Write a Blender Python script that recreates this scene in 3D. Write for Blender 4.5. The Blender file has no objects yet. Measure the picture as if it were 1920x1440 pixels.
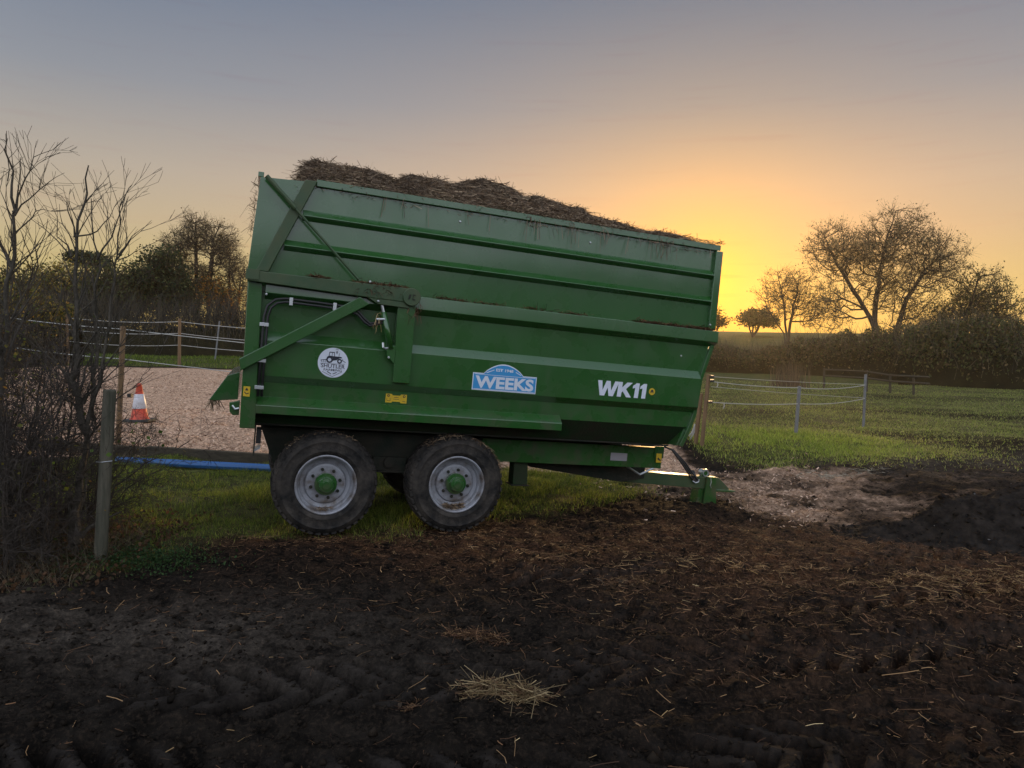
import bpy, bmesh, math, random
import numpy as np
from mathutils import Matrix, Vector

rng = np.random.default_rng(11)
random.seed(5)
scn = bpy.context.scene
COL = scn.collection

# ------------------------------------------------------------------ camera
F = 1350.0                       # focal length in photo pixels (photo 1920 x 1440)
CAM_H = 2.1
PITCH = math.atan(80 / F)
ROLL = math.radians(1.0)
cam = bpy.data.cameras.new('camera')
cam.sensor_width = 36.0
cam.lens = F / 1920 * 36
cam.clip_start = 0.05
cam.clip_end = 3000
camo = bpy.data.objects.new('camera', cam)
COL.objects.link(camo)
camo.matrix_world = (Matrix.Translation((0, 0, CAM_H)) @ Matrix.Rotation(math.pi / 2 - PITCH, 4, 'X')
                     @ Matrix.Rotation(ROLL, 4, 'Z'))
scn.camera = camo

# ------------------------------------------------------------------ world: dusk sky, sun low behind the trailer
SUN_AZ, SUN_EL = math.radians(14.8), math.radians(4.8)
BACK_LOW, BACK_HIGH = (1.15, 1.22, 1.36), (0.95, 1.05, 1.30)
SUN = np.array([math.sin(SUN_AZ) * math.cos(SUN_EL), math.cos(SUN_AZ) * math.cos(SUN_EL), math.sin(SUN_EL)])
world = bpy.data.worlds.new('World')
scn.world = world
world.use_nodes = True
wn, wl = world.node_tree.nodes, world.node_tree.links
wn.clear()


def wnode(t, **kw):
    n = wn.new(t)
    for k, v in kw.items():
        setattr(n, k, v)
    return n


w_out = wnode('ShaderNodeOutputWorld')
w_bg = wnode('ShaderNodeBackground')
w_bg.inputs['Strength'].default_value = 0.1
sky = wnode('ShaderNodeTexSky', sky_type='NISHITA', sun_disc=False)
sky.sun_elevation = SUN_EL
sky.sun_rotation = SUN_AZ
sky.air_density, sky.dust_density, sky.ozone_density = 1.5, 2.0, 2.0
# the phone compresses the sky's contrast: one gamma over the whole dome
w_gam = wnode('ShaderNodeGamma')
w_gam.inputs['Gamma'].default_value = 0.08
wl.new(sky.outputs['Color'], w_gam.inputs['Color'])
w_tc = wnode('ShaderNodeTexCoord')
w_sep = wnode('ShaderNodeSeparateXYZ')
wl.new(w_tc.outputs['Generated'], w_sep.inputs['Vector'])
w_ramp = wnode('ShaderNodeValToRGB')      # tint of the air by height above the horizon
RAMP = [(0.0, (6.2, 4.8, 1.7)), (0.07, (5.4, 4.6, 2.2)), (0.14, (5.0, 4.15, 2.9)), (0.20, (4.35, 3.85, 3.3)), (0.30, (2.65, 2.85, 3.3)),
        (0.42, (1.55, 2.0, 2.85)), (1.0, (1.45, 1.9, 2.75))]
el = w_ramp.color_ramp.elements
while len(el) < len(RAMP):
    el.new(0.5)
for e, (p, c) in zip(el, RAMP):
    e.position = p
    e.color = (c[0] / 10, c[1] / 10, c[2] / 10, 1)
wl.new(w_sep.outputs['Z'], w_ramp.inputs['Fac'])
w_m1 = wnode('ShaderNodeMix', data_type='RGBA', blend_type='MULTIPLY')
w_m1.inputs[0].default_value = 1
wl.new(w_gam.outputs['Color'], w_m1.inputs[6])
wl.new(w_ramp.outputs['Color'], w_m1.inputs[7])
# sky brightened and blued away from the sunset to fill the trailer's near side
w_dot = wnode('ShaderNodeVectorMath', operation='DOT_PRODUCT')
wl.new(w_tc.outputs['Generated'], w_dot.inputs[0])
w_dot.inputs[1].default_value = (math.sin(SUN_AZ), math.cos(SUN_AZ), 0)
w_map = wnode('ShaderNodeMapRange', interpolation_type='SMOOTHSTEP')
w_map.inputs['From Min'].default_value = 0.68
w_map.inputs['From Max'].default_value = -0.6
wl.new(w_dot.outputs['Value'], w_map.inputs['Value'])
# aureole round the sun
w_sd = wnode('ShaderNodeVectorMath', operation='DOT_PRODUCT')
wl.new(w_tc.outputs['Generated'], w_sd.inputs[0])
w_sd.inputs[1].default_value = tuple(SUN)
w_ac = wnode('ShaderNodeMath', operation='ARCCOSINE')
wl.new(w_sd.outputs['Value'], w_ac.inputs[0])


def aureole(prev, sigma_deg, colr):
    k = wnode('ShaderNodeMath', operation='MULTIPLY'); k.inputs[1].default_value = -1 / math.radians(sigma_deg)
    wl.new(w_ac.outputs[0], k.inputs[0])
    e_ = wnode('ShaderNodeMath', operation='EXPONENT'); wl.new(k.outputs[0], e_.inputs[0])
    c = wnode('ShaderNodeMix', data_type='RGBA', blend_type='MULTIPLY'); c.inputs[7].default_value = (*colr, 1)
    wl.new(e_.outputs[0], c.inputs[0])
    wl.new(prev, c.inputs[6])
    return c.outputs[2]


w_front = aureole(aureole(w_m1.outputs[2], 15, (2.0, 1.27, .72)), 4.2, (1.7, 1.36, .40))
# a few thin streaks of cloud low in the glow
w_mpc = wnode('ShaderNodeMapping'); w_mpc.inputs['Scale'].default_value = (5, 5, 75)
wl.new(w_tc.outputs['Generated'], w_mpc.inputs['Vector'])
w_nz = wnode('ShaderNodeTexNoise'); w_nz.inputs['Scale'].default_value = 1.6; w_nz.inputs['Detail'].default_value = 4
wl.new(w_mpc.outputs['Vector'], w_nz.inputs['Vector'])
w_cm = wnode('ShaderNodeMapRange'); w_cm.inputs['From Min'].default_value = .56; w_cm.inputs['From Max'].default_value = .74
w_cm.inputs['To Max'].default_value = .5
wl.new(w_nz.outputs['Fac'], w_cm.inputs['Value'])
w_cb = wnode('ShaderNodeValToRGB')
for e, (p, v) in zip([w_cb.color_ramp.elements[0], w_cb.color_ramp.elements[1], w_cb.color_ramp.elements.new(.1), w_cb.color_ramp.elements.new(.16)], ((.02, 0), (.3, 0), (.08, 1), (.13, .3))):
    e.position = p; e.color = (v, v, v, 1)
wl.new(w_sep.outputs['Z'], w_cb.inputs['Fac'])
w_cf = wnode('ShaderNodeMath', operation='MULTIPLY')
wl.new(w_cm.outputs['Result'], w_cf.inputs[0]); wl.new(w_cb.outputs['Color'], w_cf.inputs[1])
w_cl = wnode('ShaderNodeMix', data_type='RGBA', blend_type='MULTIPLY')
wl.new(w_cf.outputs[0], w_cl.inputs[0]); wl.new(w_front, w_cl.inputs[6]); w_cl.inputs[7].default_value = (.92, .74, .78, 1)
w_front = w_cl.outputs[2]
# unseen sky opposite the sunset, cool and even, made brighter than dusk gives
w_back = wnode('ShaderNodeMix', data_type='RGBA', blend_type='MIX')
w_back.inputs[6].default_value = (*BACK_LOW, 1)
w_back.inputs[7].default_value = (*BACK_HIGH, 1)
wl.new(w_sep.outputs['Z'], w_back.inputs[0])
w_m2 = wnode('ShaderNodeMix', data_type='RGBA', blend_type='MIX')
wl.new(w_map.outputs['Result'], w_m2.inputs[0])
wl.new(w_front, w_m2.inputs[6])
wl.new(w_back.outputs[2], w_m2.inputs[7])
w_x10 = wnode('ShaderNodeVectorMath', operation='SCALE')
w_x10.inputs['Scale'].default_value = 10.0
wl.new(w_m2.outputs[2], w_x10.inputs[0])
wl.new(w_x10.outputs['Vector'], w_bg.inputs['Color'])
wl.new(w_bg.outputs['Background'], w_out.inputs['Surface'])

sun = bpy.data.lights.new('sun', 'SUN')
sun.energy = 2.6
sun.color = (1.0, 0.64, 0.30)
sun.angle = math.radians(2.0)
suno = bpy.data.objects.new('sun', sun)
COL.objects.link(suno)
suno.rotation_euler = Vector(SUN).to_track_quat('Z', 'Y').to_euler()
suno.location = (20, 60, 30)

scn.view_settings.view_transform = 'Standard'
scn.view_settings.look = 'None'
scn.view_settings.exposure = 0.0
scn.view_settings.gamma = 1.0
scn.view_settings.use_curve_mapping = False
scn.cycles.use_denoising = True
scn.cycles.max_bounces = 5
scn.cycles.diffuse_bounces = 2
scn.cycles.glossy_bounces = 3
scn.cycles.transparent_max_bounces = 6
scn.cycles.volume_bounces = 0
scn.cycles.sample_clamp_indirect = 4

# ------------------------------------------------------------------ photo point -> world point
_cr = math.cos(ROLL); _sr = math.sin(ROLL)
_f = np.array([0, math.cos(PITCH), -math.sin(PITCH)])
_u0 = np.array([0, math.sin(PITCH), math.cos(PITCH)])
_r = _cr * np.array([1., 0, 0]) + _sr * _u0
_u = -_sr * np.array([1., 0, 0]) + _cr * _u0
CAM = np.array([0, 0, CAM_H])


def ray(x, y):
    d = _f * F + _r * (x - 960) - _u * (y - 720)
    return d / np.linalg.norm(d)


def at(x, y, Y):
    """point seen at photo pixel (x, y), Y metres in front"""
    d = ray(x, y)
    return CAM + d * (Y / d[1])


# ------------------------------------------------------------------ noise
_G = np.random.default_rng(3).random((256, 256))


def vnoise(x, y, o=0):
    x = np.asarray(x, float) + 37.2 * o; y = np.asarray(y, float) + 91.7 * o
    xi = np.floor(x).astype(int); yi = np.floor(y).astype(int)
    fx = x - xi; fy = y - yi
    fx = fx * fx * (3 - 2 * fx); fy = fy * fy * (3 - 2 * fy)
    a = _G[xi & 255, yi & 255]; b = _G[(xi + 1) & 255, yi & 255]
    c = _G[xi & 255, (yi + 1) & 255]; d = _G[(xi + 1) & 255, (yi + 1) & 255]
    return (a * (1 - fx) + b * fx) * (1 - fy) + (c * (1 - fx) + d * fx) * fy


def fbm(x, y, oct=4, o=0):
    s = 0; a = 0.5; t = 0
    for i in range(oct):
        s = s + a * vnoise(x * 2 ** i, y * 2 ** i, o + i * 3.1); t += a; a *= 0.5
    return s / t - 0.5


def ss(a, b, x):
    t = np.clip((np.asarray(x, float) - a) / (b - a), 0, 1)
    return t * t * (3 - 2 * t)


# ------------------------------------------------------------------ trailer frame
U = np.array([0.94129902, 0.32860154, -0.07731221])
V = np.array([0.07299238, 0.02548118, 0.99700693])
WD = np.array([-0.32958802, 0.94412485, 0.0])
O = np.array([-1.9393, 7.5227, 0.0])


def TW(u, w, v):
    return O + U * u + WD * w + V * v


# ------------------------------------------------------------------ terrain
_ud = np.array([U[0], U[1]]) / math.hypot(U[0], U[1])


def H0(x, y):
    x = np.asarray(x, float); y = np.asarray(y, float)
    s = (x - O[0]) * _ud[0] + (y - O[1]) * _ud[1]
    w = -(x - O[0]) * _ud[1] + (y - O[1]) * _ud[0]
    z = -0.037 * np.clip(s, 0, 7) * ss(-4.5, -0.5, w) * (1 - ss(3.0, 6.5, w)) * (1 - ss(6.5, 11, s))
    # riding arena climbs gently to the back left
    z = z + 0.036 * np.clip(y - 13.5, 0, 24) * (1 - ss(0, 9, x))
    # hill behind the right-hand hedge
    d = y - 58 + 0.25 * (x - 20)
    z = z + ss(0, 75, d) * 4.4 * ss(-15, 25, x) + ss(100, 400, y) * 3.0
    return z


TRACKS = [  # tyre track centre lines (x0, y0, x1, y1, half width)
    (-4.4, 3.45, 0.4, 3.15, .34), (0.1, 3.2, 4.4, 4.7, .32), (-2.4, 4.15, 5.4, 5.35, .30), (0.6, 5.5, 6.2, 7.1, .28), (-1.0, 2.75, 3.6, 3.1, .3), (1.0, 4.55, 6.6, 6.2, .3), (-0.4, 6.4, 5.6, 8.0, .27), (-3.6, 2.95, -0.6, 2.75, .3)]


def Hd(x, y, masks=False):
    """fine ground relief"""
    x = np.asarray(x, float); y = np.asarray(y, float)
    near = 1 - ss(14, 24, y)
    soil = 1 - ss(0.0, 0.6, grass_mask(x, y))
    press = 0; rut = 0; flat_ = 0
    for (x0, y0, x1, y1, hw) in TRACKS:
        L = math.hypot(x1 - x0, y1 - y0); dx, dy = (x1 - x0) / L, (y1 - y0) / L
        s = (x - x0) * dx + (y - y0) * dy
        c = -(x - x0) * dy + (y - y0) * dx + 0.12 * np.sin(s * 0.7)
        ends = ss(-0.3, 0.6, s) * (1 - ss(L - .6, L + .3, s))
        inside = (1 - ss(hw * 0.85, hw * 1.1, np.abs(c))) * ends * (0.35 + 0.65 * ss(.25, .6, vnoise(x * 1.1, y * 1.1, 7)))
        lug = np.sin((s + np.abs(c) * 1.1) * 2 * math.pi / 0.27)
        rut = rut + inside * (-0.065 + 0.09 * ss(-0.12, 0.15, lug)) + 0.04 * np.exp(-((np.abs(c) - hw * 1.18) / 0.05) ** 2) * ends
        press = np.maximum(press, inside); flat_ = np.maximum(flat_, inside * ss(-.05, .35, lug))
    loose = 1 - 0.75 * press
    h = fbm(x * 0.9, y * 0.9, 3, 1) * 0.14 * near
    h = h + fbm(x * 4, y * 4, 4, 2) * 0.095 * near * (0.4 + 0.6 * soil) * loose
    h = h + (np.abs(fbm(x * 9, y * 11, 4, 5)) * -0.15 + 0.015) * near * soil * loose
    h = h + rut
    ar = ss(12.3, 13, y) * (1 - ss(3.2, 4.0, x)) * (1 - ss(31, 32, y))
    h = h + ar * (fbm(x * 2.2, y * 2.6, 4, 19) * 0.14)
    h = h + (1 - ss(.0, .9, np.abs(chip_mask(x, y) - .75))) * near * fbm(x * 3.2, y * 3.6, 4, 23) * .12
    far = ss(12, 20, y)
    h = h + far * fbm(x * 0.25, y * 0.25, 3, 9) * 0.16
    if masks:
        return press, flat_
    for uu in (-.045, 1.385):           # ground pressed flat under the tyres
        for ww in (.2, 2.1):
            cx_, cy_ = O[0] + U[0] * uu + WD[0] * ww, O[1] + U[1] * uu + WD[1] * ww
            k_ = np.exp(-(((x - cx_) ** 2 + (y - cy_) ** 2) / .55 ** 2) ** 2)
            h = h * (1 - k_) + k_ * (-.012 if uu < 0 else -.012)
    return h


def chip_mask(x, y):
    x = np.asarray(x, float); y = np.asarray(y, float)
    arena = ss(12.25, 12.4, y) * (1 - ss(3.4, 4.0, x + 0.0 * y)) * (1 - ss(31.5, 32.0, y))
    n = fbm(x * 0.8, y * 0.8, 3, 4) * 1.6
    sp = 1 - ss(0.35, 1.5, np.sqrt(((x - 4.4) / 3.2) ** 2 + ((y - 11.7 + .18 * (x - 4)) / 2.6) ** 2) + n)
    sp = sp * (.60 + 1.0 * fbm(x * 2.6, y * 3.4, 4, 27)) * .85
    return np.clip(np.maximum(arena * (1 - ss(3.0, 3.9, x)), sp), 0, 1)


def grass_mask(x, y):
    x = np.asarray(x, float); y = np.asarray(y, float)
    n = fbm(x * 0.7, y * 0.7, 4, 8) * 2.2
    yf = 6.6 + np.clip(x + 3.5, 0, 9) * 0.62
    left = ss(-0.3, 0.9, y - yf + n * 1.1) * (1 - ss(0.4, 2.4, x + n)) * (1 - ss(12.2, 12.35, y)) * ss(-9, -7.5, x)
    right = ss(-0.5, 1.4, (y - 13.6) + (x - 4.2) * 0.25 + n * 0.6) * ss(3.6, 4.2, x)
    dull = 0.12 + 0.98 * ss(-0.35, 0.3, fbm(x * 0.22, y * 0.35, 4, 12) + 0.14 - 0.6 * np.exp(-(((x - 10.5) / 4.6) ** 2 + ((y - 14.0) / 2.6) ** 2)))
    back = ss(32.0, 32.6, y)
    lushm = np.exp(-(((x - 6.0) / 2.9) ** 2 + ((y - 16.0) / 2.6) ** 2)) * 1.6
    g = np.maximum(np.maximum(left, right * np.clip(np.maximum(dull, lushm), 0, 1)), back)
    return np.clip(g, 0, 1)


def litter_mask(x, y):
    x = np.asarray(x, float); y = np.asarray(y, float)
    n = fbm(x * 0.9, y * 0.9, 4, 14)
    yc = 7.9 + (x + 1) * 0.10
    a = np.exp(-((y - yc) / 1.3) ** 2) * ss(-4.4, -2.0, x) * (1 - ss(4.2, 7, x))
    b = np.exp(-(((x - 4.0) / 2.6) ** 2 + ((y - 6.6) / 1.0) ** 2)) * 0.8
    c = np.exp(-(((x - 3.2) / 2.0) ** 2 + ((y - 4.6) / 1.1) ** 2)) * 0.45
    return np.clip((a + b + c) * (1.0 + 2.4 * n), 0, 1)


def grey_mask(x, y):
    n = fbm(np.asarray(x) * 0.8, np.asarray(y) * 0.8, 4, 17)
    a = np.exp(-(((x + 3.2) / 2.6) ** 2 + ((y - 5.0) / 0.75) ** 2))
    b = np.exp(-(((x - 5.2) / 2.2) ** 2 + ((y - 8.6) / 1.2) ** 2)) * 0.9
    c = np.exp(-(((x - 9.0) / 4.0) ** 2 + ((y - 13.2) / 1.7) ** 2)) * 0.8
    return np.clip((a + b + c) * (1 + 2 * n), 0, 1)


def HF(x, y):
    return H0(x, y) + Hd(x, y)


def gp(px, py):
    """ground point seen at a photo pixel"""
    d = ray(px, py)
    t = 2.0
    for _ in range(4000):
        p = CAM + d * t
        if p[2] <= float(H0(p[0], p[1])):
            break
        t += 0.02
    return CAM + d * t


def onz(x, y):
    return float(HF(np.array([x]), np.array([y]))[0])


# ------------------------------------------------------------------ materials
MATS = {}


def mat(name, col, rough=0.7, metal=0.0, col2=None, scale=6.0, bump=0.0, bscale=40.0, coat=0.0, attr=None, spec=0.5,
        trans=None, lo=0.35, hi=0.7, stretch=None, detail=6.0, rough2=None):
    m = bpy.data.materials.new(name)
    m.use_nodes = True
    nt = m.node_tree; N = nt.nodes; L = nt.links
    b = N['Principled BSDF']
    b.inputs['Roughness'].default_value = rough
    b.inputs['Metallic'].default_value = metal
    b.inputs['Specular IOR Level'].default_value = spec
    if coat:
        b.inputs['Coat Weight'].default_value = coat
        b.inputs['Coat Roughness'].default_value = 0.12
    tc = N.new('ShaderNodeTexCoord')
    vec = tc.outputs['Object']
    if stretch:
        mp = N.new('ShaderNodeMapping')
        mp.inputs['Scale'].default_value = stretch
        L.new(vec, mp.inputs['Vector']); vec = mp.outputs['Vector']
    src = None
    if attr:
        a = N.new('ShaderNodeAttribute'); a.attribute_name = attr
        src = a.outputs['Color']
    if col2 is not None or rough2 is not None:
        nz = N.new('ShaderNodeTexNoise'); nz.inputs['Scale'].default_value = scale; nz.inputs['Detail'].default_value = detail
        nz.inputs['Roughness'].default_value = 0.65
        L.new(vec, nz.inputs['Vector'])
        mr = N.new('ShaderNodeMapRange'); mr.inputs['From Min'].default_value = lo; mr.inputs['From Max'].default_value = hi
        L.new(nz.outputs['Fac'], mr.inputs['Value'])
        if col2 is not None:
            mx = N.new('ShaderNodeMix'); mx.data_type = 'RGBA'
            mx.inputs[6].default_value = (*col, 1); mx.inputs[7].default_value = (*col2, 1)
            L.new(mr.outputs['Result'], mx.inputs[0])
            if src:
                m2 = N.new('ShaderNodeMix'); m2.data_type = 'RGBA'; m2.blend_type = 'MULTIPLY'; m2.inputs[0].default_value = 1
                L.new(src, m2.inputs[6]); L.new(mx.outputs[2], m2.inputs[7]); src = m2.outputs[2]
            else:
                src = mx.outputs[2]
        if rough2 is not None:
            mr2 = N.new('ShaderNodeMapRange'); mr2.inputs['To Min'].default_value = rough; mr2.inputs['To Max'].default_value = rough2
            L.new(mr.outputs['Result'], mr2.inputs['Value']); L.new(mr2.outputs['Result'], b.inputs['Roughness'])
    if src:
        L.new(src, b.inputs['Base Color'])
    else:
        b.inputs['Base Color'].default_value = (*col, 1)
    if bump:
        n2 = N.new('ShaderNodeTexNoise'); n2.inputs['Scale'].default_value = bscale; n2.inputs['Detail'].default_value = 5
        L.new(vec, n2.inputs['Vector'])
        bp = N.new('ShaderNodeBump'); bp.inputs['Strength'].default_value = min(1, bump); bp.inputs['Distance'].default_value = 0.02
        L.new(n2.outputs['Fac'], bp.inputs['Height']); L.new(bp.outputs['Normal'], b.inputs['Normal'])
    if trans:
        t = N.new('ShaderNodeBsdfTranslucent'); ms = N.new('ShaderNodeMixShader'); ms.inputs[0].default_value = trans
        if src:
            L.new(src, t.inputs['Color'])
        else:
            t.inputs['Color'].default_value = (*col, 1)
        out = N['Material Output']
        L.new(b.outputs[0], ms.inputs[1]); L.new(t.outputs[0], ms.inputs[2]); L.new(ms.outputs[0], out.inputs['Surface'])
    MATS[name] = m
    return m


def paint_mat():
    """green machinery paint with dried slurry specks and dust"""
    m = bpy.data.materials.new('green_paint'); m.use_nodes = True
    N = m.node_tree.nodes; L = m.node_tree.links; b = N['Principled BSDF']
    tc = N.new('ShaderNodeTexCoord')
    def noise(scale, det=6, vec=None):
        n = N.new('ShaderNodeTexNoise'); n.inputs['Scale'].default_value = scale; n.inputs['Detail'].default_value = det
        L.new(vec or tc.outputs['Object'], n.inputs['Vector']); return n.outputs['Fac']
    def rng_(v, a, b_, c=0., d=1.):
        n = N.new('ShaderNodeMapRange'); n.inputs[1].default_value = a; n.inputs[2].default_value = b_
        n.inputs[3].default_value = c; n.inputs[4].default_value = d; L.new(v, n.inputs[0]); return n.outputs[0]
    def mix(f, c1, c2):
        n = N.new('ShaderNodeMix'); n.data_type = 'RGBA'
        if isinstance(f, float): n.inputs[0].default_value = f
        else: L.new(f, n.inputs[0])
        for i, c in ((6, c1), (7, c2)):
            if isinstance(c, tuple): n.inputs[i].default_value = (*c, 1)
            else: L.new(c, n.inputs[i])
        return n.outputs[2]
    base = mix(rng_(noise(1.1, 4), .3, .7), (0.020, 0.094, 0.017), (0.026, 0.106, 0.021))
    mp = N.new('ShaderNodeMapping'); mp.inputs['Scale'].default_value = (9, 9, 0.9); L.new(tc.outputs['Object'], mp.inputs[0])
    streak = rng_(noise(1.6, 5, mp.outputs[0]), .52, .78, 0, .16)
    base = mix(streak, base, (0.085, 0.10, 0.06))
    dust = rng_(noise(2.3, 8), .5, .8, 0, .13)
    base = mix(dust, base, (0.11, 0.11, 0.075))
    speck = rng_(noise(55, 3), .70, .76, 0, .55)
    base = mix(speck, base, (0.05, 0.04, 0.025))
    sx = N.new('ShaderNodeSeparateXYZ'); L.new(tc.outputs['Object'], sx.inputs[0])
    low = rng_(sx.outputs['Z'], 1.95, 1.1, 0, 1)
    spl = N.new('ShaderNodeMath'); spl.operation = 'MULTIPLY'; L.new(low, spl.inputs[0]); L.new(rng_(noise(7, 9), .46, .68, 0, .55), spl.inputs[1])
    base = mix(spl.outputs[0], base, (0.085, 0.070, 0.048))
    scr = N.new('ShaderNodeMapping'); scr.inputs['Scale'].default_value = (1.2, 1, 60); scr.inputs['Rotation'].default_value = (0, .5, 0); L.new(tc.outputs['Object'], scr.inputs[0])
    base = mix(rng_(noise(4, 3, scr.outputs[0]), .70, .74, 0, .35), base, (0.11, 0.13, 0.09))
    L.new(base, b.inputs['Base Color'])
    L.new(rng_(noise(3.5, 6), .35, .75, .22, .42), b.inputs['Roughness'])
    b.inputs['Specular IOR Level'].default_value = 0.5
    b.inputs['Coat Weight'].default_value = 1.0
    b.inputs['Coat IOR'].default_value = 1.5
    b.inputs['Coat Roughness'].default_value = 0.10
    bp = N.new('ShaderNodeBump'); bp.inputs['Strength'].default_value = .25; bp.inputs['Distance'].default_value = 0.012
    L.new(noise(1.7, 2), bp.inputs['Height']); L.new(bp.outputs[0], b.inputs['Normal'])
    MATS['green_paint'] = m
    return m


GREEN = paint_mat()
ARMG = mat('dusty_green_paint', (0.030, 0.075, 0.026), 0.4, col2=(0.075, 0.095, 0.040), scale=4, rough2=.65)
DIRTG = mat('muddy_green_paint', (0.016, 0.060, 0.018), 0.75, spec=.2, col2=(0.045, 0.038, 0.026), scale=2.2, lo=.35, hi=.65, bump=.3)
UNDER = mat('muddy_shaded_underbody', (0.022, 0.03, 0.022), 0.8, col2=(0.05, 0.042, 0.032), scale=5, bump=.4, spec=0.2)
TYRE = mat('tyre_rubber', (0.016, 0.0155, 0.015), 0.85, col2=(0.080, 0.068, 0.056), scale=5, bump=.5, bscale=45, lo=.38, hi=.72, spec=0.2)
RIM = mat('rim_silver', (0.33, 0.34, 0.37), 0.5, metal=0.15, col2=(0.12, 0.09, 0.065), scale=6, lo=.44, hi=.70)
STEEL = mat('galvanised_steel', (0.6, 0.62, 0.62), 0.35, metal=.8)
BLACK = mat('black_rubber', (0.015, 0.015, 0.016), 0.5, col2=(0.03, 0.028, 0.026))
WHITE = mat('white_vinyl', (0.74, 0.78, 0.86), 0.4, col2=(0.66, 0.70, 0.78), scale=9)
BLUEV = mat('blue_vinyl', (0.045, 0.30, 0.62), 0.4)
INK = mat('black_ink', (0.012, 0.016, 0.03), 0.5)
YELLOW = mat('yellow_vinyl', (0.72, 0.46, 0.015), 0.45, col2=(0.6, 0.40, 0.03), scale=30)
PLATE = mat('data_plate', (0.42, 0.40, 0.42), 0.4, metal=.3)
WOOD = mat('weathered_post', (0.15, 0.135, 0.10), 0.85, col2=(0.065, 0.068, 0.048), scale=3, stretch=(8, 8, .8), bump=.5, spec=0.2)
WOODO = mat('treated_timber', (0.25, 0.16, 0.085), 0.8, col2=(0.15, 0.10, 0.06), scale=3, stretch=(8, 8, .8), bump=.4, spec=0.2)
WOODD = mat('sleeper_timber', (0.055, 0.048, 0.036), 0.9, col2=(0.10, 0.085, 0.06), scale=3, stretch=(.8, 8, 8), bump=.5, spec=0.15)
GREYP = mat('grey_plastic', (0.20, 0.205, 0.21), 0.6, col2=(0.13, 0.13, 0.13), scale=9)
ROPE = mat('white_rope', (0.55, 0.54, 0.50), 0.7, col2=(0.38, 0.38, 0.34), scale=60)
BLUE = mat('blue_plastic', (0.02, 0.115, 0.33), 0.45, col2=(0.05, 0.15, 0.33), scale=8, lo=.5, hi=.8)
CONE = mat('cone_orange', (0.62, 0.075, 0.035), 0.6, col2=(0.30, 0.075, 0.045), scale=7, lo=.45, hi=.75)
CONEW = mat('cone_sleeve', (0.62, 0.62, 0.66), 0.45, col2=(0.36, 0.34, 0.32), scale=8, lo=.45, hi=.75)
CONEB = mat('cone_base', (0.045, 0.05, 0.048), 0.8)
BARK = mat('bark', (0.105, 0.090, 0.070), 0.9, col2=(0.05, 0.045, 0.035), scale=12, bump=.5, spec=0.15)
BARKT = mat('tree_bark', (0.075, 0.060, 0.045), 0.9, spec=0.1)
TWIG = mat('twig_bark', (0.085, 0.070, 0.058), 0.85, col2=(0.035, 0.029, 0.024), scale=9, spec=0.15)
LEAF = mat('leaf', (1, 1, 1), 0.7, attr='Col', trans=0.42, spec=.25)
GRASS = mat('grass_blade', (1, 1, 1), 0.6, attr='Col', trans=0.5, spec=.25)
STRAW = mat('straw', (1, 1, 1), 0.7, attr='Col', spec=.12)
MUCK = mat('muck', (0.060, 0.043, 0.031), 0.95, col2=(0.16, 0.118, 0.08), scale=14, bump=.9, bscale=45, spec=0.05)
SOIL = mat('heap_soil', (0.0095, 0.0088, 0.0080), 0.95, col2=(0.038, 0.032, 0.027), scale=7, bump=1, bscale=26, spec=0.03)
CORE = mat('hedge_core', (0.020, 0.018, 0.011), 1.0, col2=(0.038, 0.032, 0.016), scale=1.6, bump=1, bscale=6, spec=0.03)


# ------------------------------------------------------------------ mesh helpers
def link(name, me, m, parent=None, label=None, cat=None, group=None, kind=None, smooth=False):
    if m is not None and not me.materials:
        me.materials.append(m)
    o = bpy.data.objects.new(name, me)
    COL.objects.link(o)
    if parent is not None:
        o.parent = parent
    if label: o['label'] = label
    if cat: o['category'] = cat
    if group: o['group'] = group
    if kind: o['kind'] = kind
    if smooth:
        me.polygons.foreach_set('use_smooth', np.ones(len(me.polygons), bool))
    return o


def empty(name, loc, label, cat, group=None, mw=None):
    o = bpy.data.objects.new(name, None)
    COL.objects.link(o)
    if mw is not None:
        o.matrix_world = mw
    else:
        o.location = loc
    o.empty_display_size = .2
    o['label'] = label; o['category'] = cat
    if group: o['group'] = group
    return o


def np_mesh(name, v, faces, colv=None, smooth=False):
    """faces: list of int arrays (n,k)"""
    me = bpy.data.meshes.new(name)
    v = np.ascontiguousarray(v, np.float32)
    me.vertices.add(len(v)); me.vertices.foreach_set('co', v.ravel())
    fl = [np.asarray(f, np.int32) for f in faces if len(f)]
    li = np.concatenate([f.ravel() for f in fl]); tot = np.concatenate([np.full(len(f), f.shape[1], np.int32) for f in fl])
    me.loops.add(len(li)); me.loops.foreach_set('vertex_index', li)
    me.polygons.add(len(tot))
    st = np.zeros(len(tot), np.int32); st[1:] = np.cumsum(tot)[:-1]
    me.polygons.foreach_set('loop_start', st)
    me.polygons.foreach_set('loop_total', tot)
    if smooth:
        me.polygons.foreach_set('use_smooth', np.ones(len(tot), bool))
    me.update(calc_edges=True)
    if colv is not None:
        a = me.color_attributes.new('Col', 'FLOAT_COLOR', 'POINT')
        c = np.ones((len(v), 4), np.float32); c[:, :3] = colv
        a.data.foreach_set('color', c.ravel())
    me.validate()
    return me


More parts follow.
